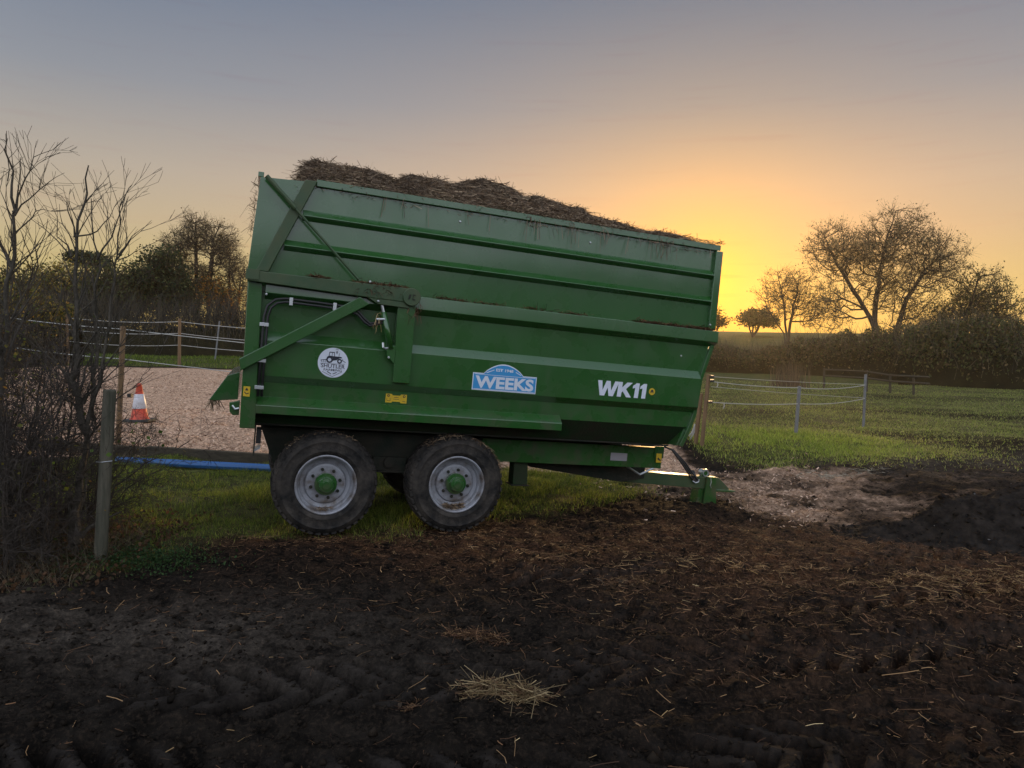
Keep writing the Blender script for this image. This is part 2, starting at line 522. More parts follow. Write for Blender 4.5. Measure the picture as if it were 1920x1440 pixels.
class MB:
    def __init__(s):
        s.v = []; s.f = []

    def poly_plate(s, uv, w0, w1, ax='w'):
        """polygon in (u,v) extruded from w0 to w1, trailer axes x=u y=w z=v"""
        n = len(uv); b = len(s.v)
        for w in (w0, w1):
            for (u, v) in uv:
                s.v.append((u, w, v))
        a = sum(uv[i][0] * uv[(i + 1) % n][1] - uv[(i + 1) % n][0] * uv[i][1] for i in range(n))
        f0 = list(range(b, b + n)); f1 = list(range(b + n, b + 2 * n))
        if a < 0: f0 = f0[::-1]
        else: f1 = f1[::-1]
        s.f.append(f0); s.f.append(f1)
        for i in range(n):
            j = (i + 1) % n
            q = [b + i, b + n + i, b + n + j, b + j]
            s.f.append(q if a > 0 else q[::-1])
        return s

    def prism(s, wv, u0, u1):
        """profile in (w,v) run along u"""
        n = len(wv); b = len(s.v)
        for u in (u0, u1):
            for (w, v) in wv:
                s.v.append((u, w, v))
        s.f.append(list(range(b, b + n))[::-1]); s.f.append(list(range(b + n, b + 2 * n)))
        for i in range(n):
            j = (i + 1) % n
            s.f.append([b + i, b + j, b + n + j, b + n + i])
        return s

    def box(s, x0, x1, y0, y1, z0, z1):
        return s.poly_plate([(x0, z0), (x1, z0), (x1, z1), (x0, z1)], y0, y1)

    def tube(s, pts, r, n=8, cap=True):
        pts = [np.asarray(p, float) for p in pts]
        rr = r if hasattr(r, '__len__') else [r] * len(pts)
        b = len(s.v); ref = None
        for i, p in enumerate(pts):
            d = pts[min(i + 1, len(pts) - 1)] - pts[max(i - 1, 0)]
            d = d / (np.linalg.norm(d) + 1e-9)
            if ref is None:
                ref = np.cross(d, [0, 0, 1]) if abs(d[2]) < .9 else np.cross(d, [1, 0, 0])
            e1 = ref - d * (ref @ d); e1 /= np.linalg.norm(e1) + 1e-9; e2 = np.cross(d, e1); ref = e1
            for k in range(n):
                a = 2 * math.pi * k / n
                s.v.append(tuple(p + rr[i] * (math.cos(a) * e1 + math.sin(a) * e2)))
        for i in range(len(pts) - 1):
            for k in range(n):
                k2 = (k + 1) % n
                s.f.append([b + i * n + k, b + i * n + k2, b + (i + 1) * n + k2, b + (i + 1) * n + k])
        if cap:
            s.f.append([b + k for k in range(n)][::-1]); e = b + (len(pts) - 1) * n; s.f.append([e + k for k in range(n)])
        return s

    def lathe(s, prof, c, axis='y', n=48, close=False):
        """prof: list of (radius, axial). axis y: across the trailer; z: upright"""
        b = len(s.v)
        for (r, a) in prof:
            for k in range(n):
                t = 2 * math.pi * k / n
                x, z = r * math.cos(t), r * math.sin(t)
                s.v.append((c[0] + x, c[1] + a, c[2] + z) if axis == 'y' else (c[0] + x, c[1] + z, c[2] + a))
        m = len(prof)
        for i in range(m if close else m - 1):
            i2 = (i + 1) % m
            for k in range(n):
                k2 = (k + 1) % n
                s.f.append([b + i * n + k, b + i * n + k2, b + i2 * n + k2, b + i2 * n + k])
        return s

    def disc(s, c, r, w, n=32):
        b = len(s.v)
        for k in range(n):
            t = 2 * math.pi * k / n
            s.v.append((c[0] + r * math.cos(t), w, c[1] + r * math.sin(t)))
        s.f.append(list(range(b, b + n)))
        return s

    def build(s, name, m, parent=None, bevel=0, smooth=False, **kw):
        me = bpy.data.meshes.new(name)
        me.from_pydata([tuple(map(float, p)) for p in s.v], [], s.f)
        bm = bmesh.new(); bm.from_mesh(me); bmesh.ops.recalc_face_normals(bm, faces=bm.faces); bm.to_mesh(me); bm.free()
        o = link(name, me, m, parent, smooth=smooth, **kw)
        if bevel:
            md = o.modifiers.new('bevel', 'BEVEL'); md.width = bevel; md.segments = 2; md.limit_method = 'ANGLE'
            md.angle_limit = math.radians(35)
        return o


def ribbons(base, vec, bend, width, side, colr, nseg=2, taper=True):
    """many thin bent strips. base, vec, bend, side: (N,3); width (N,); colr (N,3)"""
    N = len(base); rows = nseg + 1
    P = np.zeros((N, rows, 2, 3), np.float32)
    for i in range(rows):
        t = i / nseg
        c = base + vec * t + bend * (t * t)
        wd = width * ((1 - t) * .9 + .1 if taper else 1.0)
        P[:, i, 0] = c - side * wd[:, None] * .5
        P[:, i, 1] = c + side * wd[:, None] * .5
    v = P.reshape(-1, 3)
    k = np.arange(N)[:, None] * rows * 2
    fs = []
    for i in range(nseg):
        fs.append(np.concatenate([k + 2 * i, k + 2 * i + 1, k + 2 * i + 3, k + 2 * i + 2], 1))
    return v, np.concatenate(fs), np.repeat(colr, rows * 2, axis=0)


def unit(a):
    return a / (np.linalg.norm(a, axis=-1, keepdims=True) + 1e-9)


def quads(c, size, colr, aspect=0.6, flat=0.0, r=rng):
    """leaf-sized rhombic faces"""
    N = len(c)
    a = unit(r.normal(size=(N, 3)) * np.array([1, 1, 1 - flat])); b = unit(np.cross(a, r.normal(size=(N, 3))))
    size = np.asarray(size)[:, None]
    P = np.stack([c - a * size * .5, c + b * size * aspect * .5, c + a * size * .5, c - b * size * aspect * .5], 1)
    k = np.arange(N)[:, None] * 4
    return P.reshape(-1, 3), np.concatenate([k, k + 1, k + 2, k + 3], 1), np.repeat(colr, 4, axis=0)


def tubes_np(p0, p1, r0, r1, k=4):
    p0 = np.asarray(p0, float); p1 = np.asarray(p1, float); r0 = np.asarray(r0); r1 = np.asarray(r1)
    d = unit(p1 - p0); ref = np.where(np.abs(d[:, 2:3]) < .9, np.array([[0, 0, 1.]]), np.array([[1., 0, 0]]))
    e1 = unit(np.cross(d, ref)); e2 = np.cross(d, e1)
    N = len(p0); P = np.zeros((N, 2, k, 3))
    for i in range(k):
        a = 2 * math.pi * i / k
        q = e1 * math.cos(a) + e2 * math.sin(a)
        P[:, 0, i] = p0 + q * r0[:, None]; P[:, 1, i] = p1 + q * r1[:, None]
    b = np.arange(N)[:, None] * 2 * k
    fs = [np.concatenate([b + i, b + (i + 1) % k, b + k + (i + 1) % k, b + k + i], 1) for i in range(k)]
    return P.reshape(-1, 3), np.concatenate(fs)


def cols(N, palette, jit=.15, r=rng):
    pal = np.array(palette); c = pal[r.integers(0, len(pal), N)]
    return np.clip(c * (1 + r.normal(0, jit, (N, 1))), 0.001, 1)


# ================================================================== GROUND
def axis_pts(lo, hi, dlo, dhi, d0, g):
    a = list(np.arange(dlo, dhi, d0)); s = d0; x = dhi
    while x < hi:
        a.append(x); s *= g; x += s
    a.append(hi); s = d0; x = dlo - d0; pre = []
    while x > lo:
        pre.append(x); s *= g; x -= s
    pre.append(lo)
    return np.array(pre[::-1] + a)


gx = axis_pts(-700, 700, -5.2, 6.6, 0.03, 1.045)
ys = [2.4]
while ys[-1] < 900:
    y = ys[-1]; ys.append(y + max(0.022, 0.0072 * y) if y < 60 else y * 1.03)
pre = []; s = .05; y = 2.4
while y > -500:
    s *= 1.12; y -= s; pre.append(y)
gy = np.array(pre[::-1] + ys)
GX, GY = np.meshgrid(gx, gy)
GZ = HF(GX, GY)
nv = np.stack([GX.ravel(), GY.ravel(), GZ.ravel()], 1)
ny, nx = GX.shape
ii = (np.arange(ny - 1)[:, None] * nx + np.arange(nx - 1)[None, :]).ravel()
gme = np_mesh('ground', nv, [np.stack([ii, ii + 1, ii + nx + 1, ii + nx], 1)], smooth=True)
msk = np.stack([grass_mask(GX, GY).ravel(), chip_mask(GX, GY).ravel(), litter_mask(GX, GY).ravel()], 1)
a = gme.color_attributes.new('zone', 'FLOAT_COLOR', 'POINT')
cc = np.ones((len(nv), 4), np.float32); cc[:, :3] = msk; cc[:, 3] = grey_mask(GX, GY).ravel()
a.data.foreach_set('color', cc.ravel())
pr_, fl_ = Hd(GX, GY, True)
a = gme.color_attributes.new('tread', 'FLOAT_COLOR', 'POINT')
cc = np.ones((len(nv), 4), np.float32); cc[:, 0] = pr_.ravel(); cc[:, 1] = fl_.ravel(); cc[:, 2] = 0
a.data.foreach_set('color', cc.ravel())


def ground_mat():
    m = bpy.data.materials.new('ground'); m.use_nodes = True
    N = m.node_tree.nodes; L = m.node_tree.links; b = N['Principled BSDF']
    tc = N.new('ShaderNodeTexCoord'); at_ = N.new('ShaderNodeAttribute'); at_.attribute_name = 'zone'
    sp = N.new('ShaderNodeSeparateColor'); L.new(at_.outputs['Color'], sp.inputs[0])
    def noise(scale, det=6, rough=.6):
        n = N.new('ShaderNodeTexNoise'); n.inputs['Scale'].default_value = scale; n.inputs['Detail'].default_value = det
        n.inputs['Roughness'].default_value = rough
        L.new(tc.outputs['Object'], n.inputs['Vector']); return n.outputs['Fac']
    def rg(v, a, b_, c=0., d=1.):
        n = N.new('ShaderNodeMapRange'); n.inputs[1].default_value = a; n.inputs[2].default_value = b_
        n.inputs[3].default_value = c; n.inputs[4].default_value = d; L.new(v, n.inputs[0]); return n.outputs[0]
    def mix(f, c1, c2):
        n = N.new('ShaderNodeMix'); n.data_type = 'RGBA'; L.new(f, n.inputs[0])
        for i, c in ((6, c1), (7, c2)):
            if isinstance(c, tuple): n.inputs[i].default_value = (*c, 1)
            else: L.new(c, n.inputs[i])
        return n.outputs[2]
    def mth(op, a_, b_):
        n = N.new('ShaderNodeMath'); n.operation = op
        for i, c in enumerate((a_, b_)):
            if isinstance(c, float): n.inputs[i].default_value = c
            else: L.new(c, n.inputs[i])
        return n.outputs[0]
    fine = noise(38, 8, .7); mid = noise(6, 8, .65); big = noise(.8, 5)
    soil = mix(rg(mid, .35, .7), (0.0055, 0.0050, 0.0044), (0.025, 0.0205, 0.0160))
    soil = mix(rg(fine, .5, .75), soil, (0.052, 0.037, 0.026))
    at2 = N.new('ShaderNodeAttribute'); at2.attribute_name = 'tread'
    sp2 = N.new('ShaderNodeSeparateColor'); L.new(at2.outputs['Color'], sp2.inputs[0])
    soil = mix(mth('MULTIPLY', sp2.outputs[0], .8), soil, (0.0042, 0.0038, 0.0034))
    soil = mix(mth('MULTIPLY', sp2.outputs[1], rg(mid, .22, .58)), soil, (0.040, 0.034, 0.029))
    grey = mix(rg(fine, .35, .7), (0.040, 0.034, 0.028), (0.150, 0.122, 0.095))
    c = mix(mth('MULTIPLY', at_.outputs['Alpha'], rg(mid, .3, .65)), soil, grey)
    lit = mix(rg(fine, .35, .7), (0.022, 0.011, 0.006), (0.20, 0.098, 0.050))
    c = mix(mth('MULTIPLY', sp.outputs[2], rg(mid, .38, .62)), c, lit)
    chipn = noise(16, 8, .75)
    chip = mix(rg(chipn, .36, .62), (0.20, 0.115, 0.07), (0.86, 0.575, 0.385))
    chip = mix(rg(noise(6.5, 4, .7), .54, .70, 0., .75), chip, (0.15, 0.095, 0.065))
    c = mix(mth('MULTIPLY', sp.outputs[1], rg(mth('ADD', mid, sp.outputs[1]), .7, 1.1)), c, chip)
    gr = mix(rg(mid, .35, .7), (0.028, 0.031, 0.012), (0.145, 0.160, 0.046))
    gr = mix(rg(big, .42, .68, 0., .8), gr, (0.125, 0.105, 0.055))
    c = mix(mth('MULTIPLY', sp.outputs[0], rg(mth('ADD', fine, sp.outputs[0]), .45, .95)), c, gr)
    L.new(c, b.inputs['Base Color'])
    b.inputs['Roughness'].default_value = .95
    b.inputs['Specular IOR Level'].default_value = .02
    hgt = mth('ADD', mth('MULTIPLY', fine, .55), mth('MULTIPLY', chipn, .8))
    bp = N.new('ShaderNodeBump'); bp.inputs['Strength'].default_value = .9; bp.inputs['Distance'].default_value = .035
    L.new(hgt, bp.inputs['Height']); L.new(bp.outputs[0], b.inputs['Normal'])
    return m


link('ground', gme, ground_mat(), kind='structure')

# ================================================================== TRAILER
TMW = Matrix(((U[0], WD[0], V[0], O[0]), (U[1], WD[1], V[1], O[1]), (U[2], WD[2], V[2], O[2]), (0, 0, 0, 1)))
T = empty('farm_trailer', None, 'dark green tipping trailer piled with straw manure, standing on four big wheels', 'trailer', mw=TMW)
WID = 2.3


def mir(w):
    return WID - w


def both(fn):
    for s in (0, 1):
        fn((lambda w: w) if s == 0 else mir, s)


def panels(q, s):
    MB().poly_plate([(-.44, 3.66), (-.83, 2.72), (-.84, 2.505), (4.50, 2.505), (4.47, 3.66)], q(0), q(.02)).build('side_panel', GREEN, T)
    MB().poly_plate([(-.84, 2.495), (-.84, 1.40), (4.31, 1.40), (4.36, 1.58), (4.40, 2.0), (4.50, 2.495)], q(0), q(.02)).build('side_panel', GREEN, T)
    MB().prism([(q(-.035), 3.625), (q(-.035), 3.695), (q(.05), 3.695), (q(.05), 3.625)], -.39, 4.50).build('top_rail', GREEN, T, bevel=.006)
    for (a, b, c, u0) in ((3.375, 3.315, 3.265, -.50), (3.05, 2.99, 2.94, -.66)):
        MB().prism([(q(-.001), a), (q(-.062), b), (q(-.062), b - .008), (q(-.001), c), (q(.01), c), (q(.01), a)], u0, 4.425).build('rib', GREEN, T, bevel=.003)
    MB().prism([(q(-.001), 2.635), (q(-.085), 2.625), (q(-.09), 2.49), (q(-.001), 2.43), (q(.01), 2.43), (q(.01), 2.635)], -.80, 4.555).build('rib', GREEN, T, bevel=.005)
    MB().prism([(q(-.001), 2.11), (q(-.07), 2.02), (q(-.07), 1.66), (q(-.001), 1.59), (q(.01), 1.59), (q(.01), 2.11)], -.81, 4.375).build('rib', GREEN, T, bevel=.003)
    MB().prism([(q(-.001), 1.445), (q(-.10), 1.36), (q(-.10), 1.275), (q(-.085), 1.275), (q(.015), 1.34), (q(.015), 1.445)], -.82, 2.545).build('sill', GREEN, T, bevel=.004)
    # sloping lower chine and front corner
    m = MB()
    for (u, v, w) in ((-.82, 1.405, .0), (4.31, 1.405, .0), (4.21, 1.145, .24), (-.82, 1.145, .24), (-.82, 1.405, .03), (4.31, 1.405, .03), (4.21, 1.165, .26), (-.82, 1.165, .26)):
        m.v.append((u, q(w + .001), v))
    m.f += [[0, 1, 2, 3], [7, 6, 5, 4], [0, 4, 5, 1], [3, 2, 6, 7], [1, 5, 6, 2], [0, 3, 7, 4]]
    m.build('floor_chine', DIRTG, T)
    MB().box(4.43, 4.53, min(q(-.05), q(.06)), max(q(-.05), q(.06)), 2.64, 3.62).build('corner_post', GREEN, T, bevel=.008)
    out = [(4.535, 2.63), (4.565, 2.5), (4.425, 2.0), (4.39, 1.58), (4.34, 1.405), (4.235, 1.15)]
    MB().poly_plate(out + [(u - .05, v + (.02 if i == 5 else 0)) for i, (u, v) in reversed(list(enumerate(out)))], q(-.03), q(.03)).build('front_flange', GREEN, T, bevel=.004)
    # tailgate frame, this side
    MB().poly_plate([(-.93, 3.635), (-.50, 3.66), (-.86, 2.71), (-.985, 2.70)], q(-.022), q(.0)).build('tailgate_wing', GREEN, T, bevel=.003)
    MB().poly_plate([(-.505, 3.665), (-.385, 3.67), (-.79, 2.70), (-.905, 2.70)], q(-.075), q(-.024)).build('tailgate_bar', ARMG, T, bevel=.006)
    MB().poly_plate([(-.99, 2.69), (.66, 2.695), (.66, 2.545), (.25, 2.55), (-.98, 2.585)], q(-.17), q(-.095)).build('tailgate_arm', ARMG, T, bevel=.008)
    MB().poly_plate([(.20, 2.553), (.31, 2.495), (.64, 2.485), (.64, 2.543)], q(-.165), q(-.10)).build('arm_gusset', ARMG, T, bevel=.004)
    MB().poly_plate([(-.995, 2.70), (-.87, 2.70), (-.87, 2.60), (-.995, 2.60)], q(-.18), q(-.171)).build('arm_cap', ARMG, T, bevel=.003)
    m = MB(); m.lathe([(.0, q(-.195)), (.088, q(-.195)), (.095, q(-.188)), (.095, q(-.09)), (0, q(-.09))], (.655, 0, 2.605), n=32)
    pv = m.build('pivot', ARMG, T)
    MB().poly_plate([(.625, 2.63), (.645, 2.63), (.635, 2.58), (.615, 2.58)], q(-.2), q(-.194)).build('pivot_mark', UNDER, pv)
    MB().poly_plate([(.665, 2.635), (.695, 2.63), (.69, 2.62), (.672, 2.622), (.668, 2.588), (.69, 2.585), (.69, 2.572), (.66, 2.575)], q(-.2), q(-.194)).build('pivot_mark', UNDER, pv)
    MB().poly_plate([(-.97, 2.58), (-.835, 2.58), (-.80, 1.12), (-.945, 1.12)], q(-.105), q(-.002)).build('tailgate_post', GREEN, T, bevel=.006)
    MB().poly_plate([(-.995, 1.81), (-.975, 1.695), (.225, 2.485), (.12, 2.548)], q(-.175), q(-.108)).build('tailgate_brace', ARMG if s else GREEN, T, bevel=.006)
    MB().poly_plate([(.525, 2.52), (.715, 2.52), (.72, 1.69), (.54, 1.69)], q(-.14), q(-.002)).build('pivot_pillar', GREEN, T, bevel=.006)
    m = MB(); m.tube([(-.875, q(-.10), 3.635), (.11, q(-.12), 2.715)], .0135, 8); rod = m.build('stay_rod', ARMG, T, smooth=False)
    MB().tube([(-.875, q(-.10), 3.635), (-.58, q(-.106), 3.36)], .024, 8).build('rod_sleeve', ARMG, rod)
    MB().tube([(.35, q(-.13), 2.52), (.385, q(-.13), 2.40)], .017, 10).build('ram_rod', STEEL, T)
    rm = MB(); rm.tube([(.38, q(-.13), 2.42), (.49, q(-.13), 2.04)], .033, 12); rm = rm.build('ram_cylinder', GREEN, T, smooth=True)
    MB().tube([(.40, q(-.14), 2.10), (.405, q(-.15), 2.05), (.43, q(-.15), 2.04), (.46, q(-.14), 2.05)], .012, 6).build('ram_fitting', STEEL, rm)
    MB().poly_plate([(.44, 2.06), (.535, 2.08), (.535, 1.885), (.45, 1.97)], q(-.15), q(-.112)).build('ram_bracket', GREEN, T, bevel=.003)


both(panels)
# front wall, floor, tailgate sheet, cross rails
fw = [(4.46, 3.66), (4.48, 2.5), (4.38, 2.0), (4.34, 1.58), (4.29, 1.41), (4.19, 1.16)]
MB().poly_plate(fw + [(u - .02, v) for u, v in reversed(fw)], .025, WID - .025).build('front_wall', GREEN, T)
MB().box(-.82, 4.2, .245, WID - .245, 1.125, 1.142).build('floor', UNDER, T)
MB().box(4.45, 4.505, .055, WID - .055, 3.63, 3.70).build('top_rail', GREEN, T, bevel=.005)
MB().poly_plate([(-.93, 3.62), (-.91, 3.62), (-.955, 2.65), (-.91, 1.2), (-.935, 1.2), (-.98, 2.65)], .003, WID - .003).build('tailgate_sheet', GREEN, T)
MB().box(-.955, -.90, -.02, WID + .02, 3.635, 3.685).build('tailgate_rail', GREEN, T, bevel=.005)
# rear chute hood
MB().poly_plate([(-.985, 1.665), (-1.10, 1.625), (-1.255, 1.365), (-1.20, 1.36), (-.985, 1.385)], .12, WID - .12).build('rear_chute', GREEN, T, bevel=.004)
MB().poly_plate([(-1.06, 1.36), (-.96, 1.385), (-.96, 1.24), (-1.02, 1.235), (-1.05, 1.27)], -.02, .06).build('tailgate_latch', GREEN, T, bevel=.004)
MB().tube([(-1.03, -.035, 1.335), (-1.0, -.04, 1.30), (-.965, -.035, 1.31)], .012, 6).build('latch_pin', STEEL, T)
MB().box(-.80, -.785, .20, .215, .80, 1.13).build('lamp_bracket', UNDER, T)
MB().box(-.78, -.73, .2, .42, .93, 1.08).build('rear_lamp', BLACK, T, bevel=.006)
MB().poly_plate([(-.79, .84), (-.73, .88), (-.73, .90), (-.79, .87)], .2, .4).build('rear_lamp_guard', STEEL, T)

# chassis
for s in (0, 1):
    q = (lambda w: w) if s == 0 else mir
    MB().poly_plate([(-.74, 1.075), (1.795, 1.068), (1.795, .71), (1.75, .70), (-.56, .62)], q(.55), q(.64)).build('chassis_beam', UNDER, T, bevel=.004)  # rear beam darkened: mud plus the shade under the body, put into its colour
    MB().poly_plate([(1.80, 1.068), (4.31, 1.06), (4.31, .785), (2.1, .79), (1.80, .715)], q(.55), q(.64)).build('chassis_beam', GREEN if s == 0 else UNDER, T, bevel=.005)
    MB().box(-.80, 4.18, min(q(.57), q(.62)), max(q(.57), q(.62)), 1.078, 1.124).build('floor_bearer', UNDER, T)
    MB().box(4.185, 4.325, min(q(.535), q(.549)), max(q(.535), q(.549)), .92, 1.08).build('hinge_plate', GREEN, T, bevel=.003)
    MB().poly_plate([(.10, .62), (1.25, .66), (1.15, .50), (.95, .44), (.85, .62), (.50, .62), (.40, .42), (.2, .44)], q(.47), q(.54)).build('bogie_rocker', UNDER, T, bevel=.006)
    m = MB(); m.lathe([(0, q(.44)), (.06, q(.44)), (.06, q(.56)), (0, q(.56))], (.68, 0, .745), n=16); m.build('rocker_pin', UNDER, T)
    MB().box(.50, .88, min(q(.48), q(.54)), max(q(.48), q(.54)), .64, .80).build('rocker_hanger', UNDER, T, bevel=.004)
for k in range(5):
    u = .2 + k * .95
    MB().box(u - .05, u + .05, .645, WID - .645, .82, .98).build('cross_member', UNDER, T)
MB().poly_plate([(2.35, .80), (4.3, .74), (4.3, .58), (3.95, .52), (2.6, .68)], .93, 1.37).build('drawbar_spring', UNDER, T, bevel=.006)
MB().tube([(3.9, .8, .78), (4.12, .75, .66), (4.38, .85, .74)], .016, 6).build('brake_pipe', STEEL, T)
jk = MB().poly_plate([(2.265, .78), (2.445, .78), (2.465, .50), (2.27, .50)], .62, .80).build('parking_leg', DIRTG, T, bevel=.006)
MB().box(2.25, 2.485, .61, .81, .485, .50).build('foot_plate', UNDER, jk)
MB().poly_plate([(4.05, .665), (5.25, .615), (5.61, .605), (5.80, .455), (5.80, .40), (5.25, .445), (4.05, .50)], 1.06, 1.24).build('drawbar', ARMG, T, bevel=.006)
m = MB(); m.box(5.76, 5.80, 1.08, 1.22, .40, .46)
hk = MB().poly_plate([(5.58, .435), (5.80, .435), (5.93, .42), (5.87, .395), (5.58, .40)], 1.055, 1.245).build('hitch_tongue', GREEN, T, bevel=.008)
MB().lathe([(.035, 1.09), (.05, 1.09), (.05, 1.21), (.035, 1.21)], (5.40, 0, .66), n=16, close=True).build('lug_eye', STEEL, T)
MB().poly_plate([(5.33, .62), (5.37, .715), (5.43, .72), (5.47, .615)], 1.10, 1.13).build('hitch_lug', GREEN, T, bevel=.003)
st = MB().poly_plate([(5.38, .62), (5.53, .62), (5.58, .20), (5.36, .205)], 1.02, 1.055).build('stand_plate', GREEN, T, bevel=.004)
MB().poly_plate([(5.30, .44), (5.53, .44), (5.56, .21), (5.28, .21)], 1.075, 1.26).build('stand_box', GREEN, T, bevel=.005)
MB().box(5.26, 5.60, 1.01, 1.28, .185, .203).build('stand_foot', UNDER, T)
MB().tube([(5.44, 1.018, .60), (5.45, 1.01, .55), (5.44, 1.012, .50), (5.46, 1.018, .46)], .007, 6).build('safety_chain', STEEL, T)
for k in range(3):
    d = k * .022
    MB().tube([(4.62 + d, 1.08 + d, 1.03), (4.78 + d, 1.07 + d, .98), (4.95 + d * 2, 1.05 + d, .80), (5.12 + d * 2, 1.04 + d, .60 + d * .3),
               (5.21 + d, 1.04, .535), (5.235, 1.045, .565), (5.16 - d, 1.06, .70)], .013, 8).build('hydraulic_hose', BLACK, T, smooth=True)
MB().tube([(4.3, 1.1, 1.02), (4.62, 1.08, 1.03)], .014, 8).build('hydraulic_hose', BLACK, T)
MB().tube([(5.15, 1.035, .55), (5.20, 1.03, .525), (5.25, 1.035, .54), (5.255, 1.035, .58)], .010, 6).build('hose_ring', STEEL, T)
MB().box(3.55, 3.79, .545, .5485, .865, .965).build('data_plate', PLATE, T)
stq = MB().box(4.215, 4.295, .530, .5335, .865, .985).build('warning_sticker', YELLOW, T)
MB().poly_plate([(4.23, .91), (4.25, .90), (4.28, .885), (4.285, .90), (4.262, .915), (4.245, .935)], .527, .5295).build('sticker_symbol', INK, stq)

# hydraulic hoses and steel clips on the near side
for k in range(2):
    d = k * .034
    MB().tube([(-.795 + d, -.125, 1.45), (-.795 + d, -.125, 1.9), (-.795 + d, -.12, 2.25), (-.77 + d, -.12, 2.36 - d * .5), (-.70 + d * .5, -.12, 2.43 - d), (-.60, -.12, 2.45 - d),
               (-.3, -.12, 2.445 - d), (.0, -.12, 2.435 - d), (.12, -.125, 2.40 - d), (.19, -.13, 2.33 - d), (.25, -.13, 2.285 - d * .7), (.31, -.13, 2.30 - d * .5), (.385, -.135, 2.345 - d)],
              .0135, 8).build('hydraulic_hose', BLACK, T, smooth=True)
for (u, v, h) in ((-.55, 2.43, 1), (-.12, 2.425, 1), (-.78, 2.17, 0), (-.78, 1.81, 0), (-.78, 1.54, 0)):
    if h: MB().box(u - .017, u + .017, -.148, -.10, v - .045, v + .035).build('hose_clip', STEEL, T, bevel=.003)
    else: MB().box(u - .052, u + .035, -.148, -.10, v - .018, v + .018).build('hose_clip', STEEL, T, bevel=.003)
MB().tube([(.31, -.15, 2.335), (.40, -.15, 2.345)], .014, 8).build('hose_coupling', STEEL, T)
for (u, v, w) in ((1.15, 3.50, -.001), (2.73, 3.49, -.001), (4.10, 2.28, -.001), (.21, 2.715, -.172), (.31, 2.525, -.172), (-.79, 2.475, -.092), (.47, 1.95, -.152), (4.44, 2.70, -.052)):
    MB().lathe([(0, w - .012), (.010, w - .011), (.014, w - .004), (.014, w)], (u, 0, v), n=10).build('bolt', STEEL, T)
for u in (2.12, 2.23):
    MB().box(u, u + .018, -.075, -.055, 2.633, 2.715).build('rail_lug', GREEN, T)

# ---- wheels
RT = .555


def wheel(cu, cv, near):
    s = 1 if near else -1
    face = 0.0 if near else WID        # outer face
    def ax(a): return a * s            # a grows inwards
    e = bpy.data.objects.new('wheel', None); COL.objects.link(e); e.parent = T; e.location = (cu, face, cv); e.empty_display_size = .2
    prof = [(.318, .035), (.335, .012), (.355, .003), (.362, -.003), (.372, -.003), (.378, .002), (.43, -.008), (.455, -.006), (.460, -.011), (.468, -.011), (.473, -.004), (.48, .0), (.515, .022), (.538, .06), (.545, .12), (.547, .22), (.545, .32), (.538, .37), (.50, .43), (.42, .445), (.33, .41)]
    m = MB(); m.lathe([(r, ax(a)) for r, a in prof], (0, 0, 0), n=72); ty = m.build('tyre', TYRE, e, smooth=True)
    # tread blocks
    lug = MB()
    n = 40
    for k in range(n):
        for row, (a0, a1, ph, sk) in enumerate(((.012, .15, 0, .35), (.17, .27, .5, 0), (.29, .425, .2, -.35))):
            t0 = 2 * math.pi * (k + ph) / n; wd = 2 * math.pi / n * .60
            b = len(lug.v)
            for (aa, sh) in ((a0, sk), (a1, -sk)):
                for tt in (0, wd):
                    t = t0 + tt + sh * wd
                    edge = .512 if (row == 0 and aa == a0) or (row == 2 and aa == a1) else .535
                    top = .535 if (row == 0 and aa == a0) or (row == 2 and aa == a1) else RT + .004
                    for r in (edge, top):
                        lug.v.append((r * math.cos(t), ax(aa), r * math.sin(t)))
            i = b
            lug.f += [[i + 1, i + 3, i + 7, i + 5], [i, i + 1, i + 5, i + 4], [i + 2, i + 6, i + 7, i + 3], [i, i + 2, i + 3, i + 1], [i + 4, i + 5, i + 7, i + 6]]
    lug.build('tread', TYRE, e)
    m = MB(); m.lathe([(r, ax(a)) for r, a in [(.322, .05), (.322, .018), (.312, .012), (.300, .02), (.292, .05), (.286, .085), (.272, .10), (.262, .14), (.225, .15), (.222, .145), (.21, .125), (.19, .12), (.0, .12)]], (0, 0, 0), n=64)
    m.build('rim', RIM, e, smooth=False)
    bpy_o = e.children[-1]
    me = bpy_o.data; me.polygons.foreach_set('use_smooth', np.ones(len(me.polygons), bool))
    m = MB(); m.lathe([(r, ax(a)) for r, a in [(.118, .121), (.118, .06), (.112, .052), (.085, .05), (.080, .035), (.076, .0), (.070, -.008), (.045, -.012), (.042, -.018), (0, -.018)]], (0, 0, 0), n=40)
    m.build('hub', GREEN, e)
    for k in range(8):
        t = 2 * math.pi * (k + .35 + cu * .31) / 8
        m = MB(); m.lathe([(0, ax(.085)), (.009, ax(.085)), (.010, ax(.098)), (.017, ax(.099)), (.017, ax(.12))], (.155 * math.cos(t), 0, .155 * math.sin(t)), n=8)
        m.build('wheel_nut', UNDER, e)
    return e


for (cu, cv) in ((-.045, .545), (1.385, .590)):
    wheel(cu, cv, True); wheel(cu, cv, False)
    MB().tube([(cu, .13, cv), (cu, WID - .13, cv)], .07, 10).build('axle', UNDER, T)

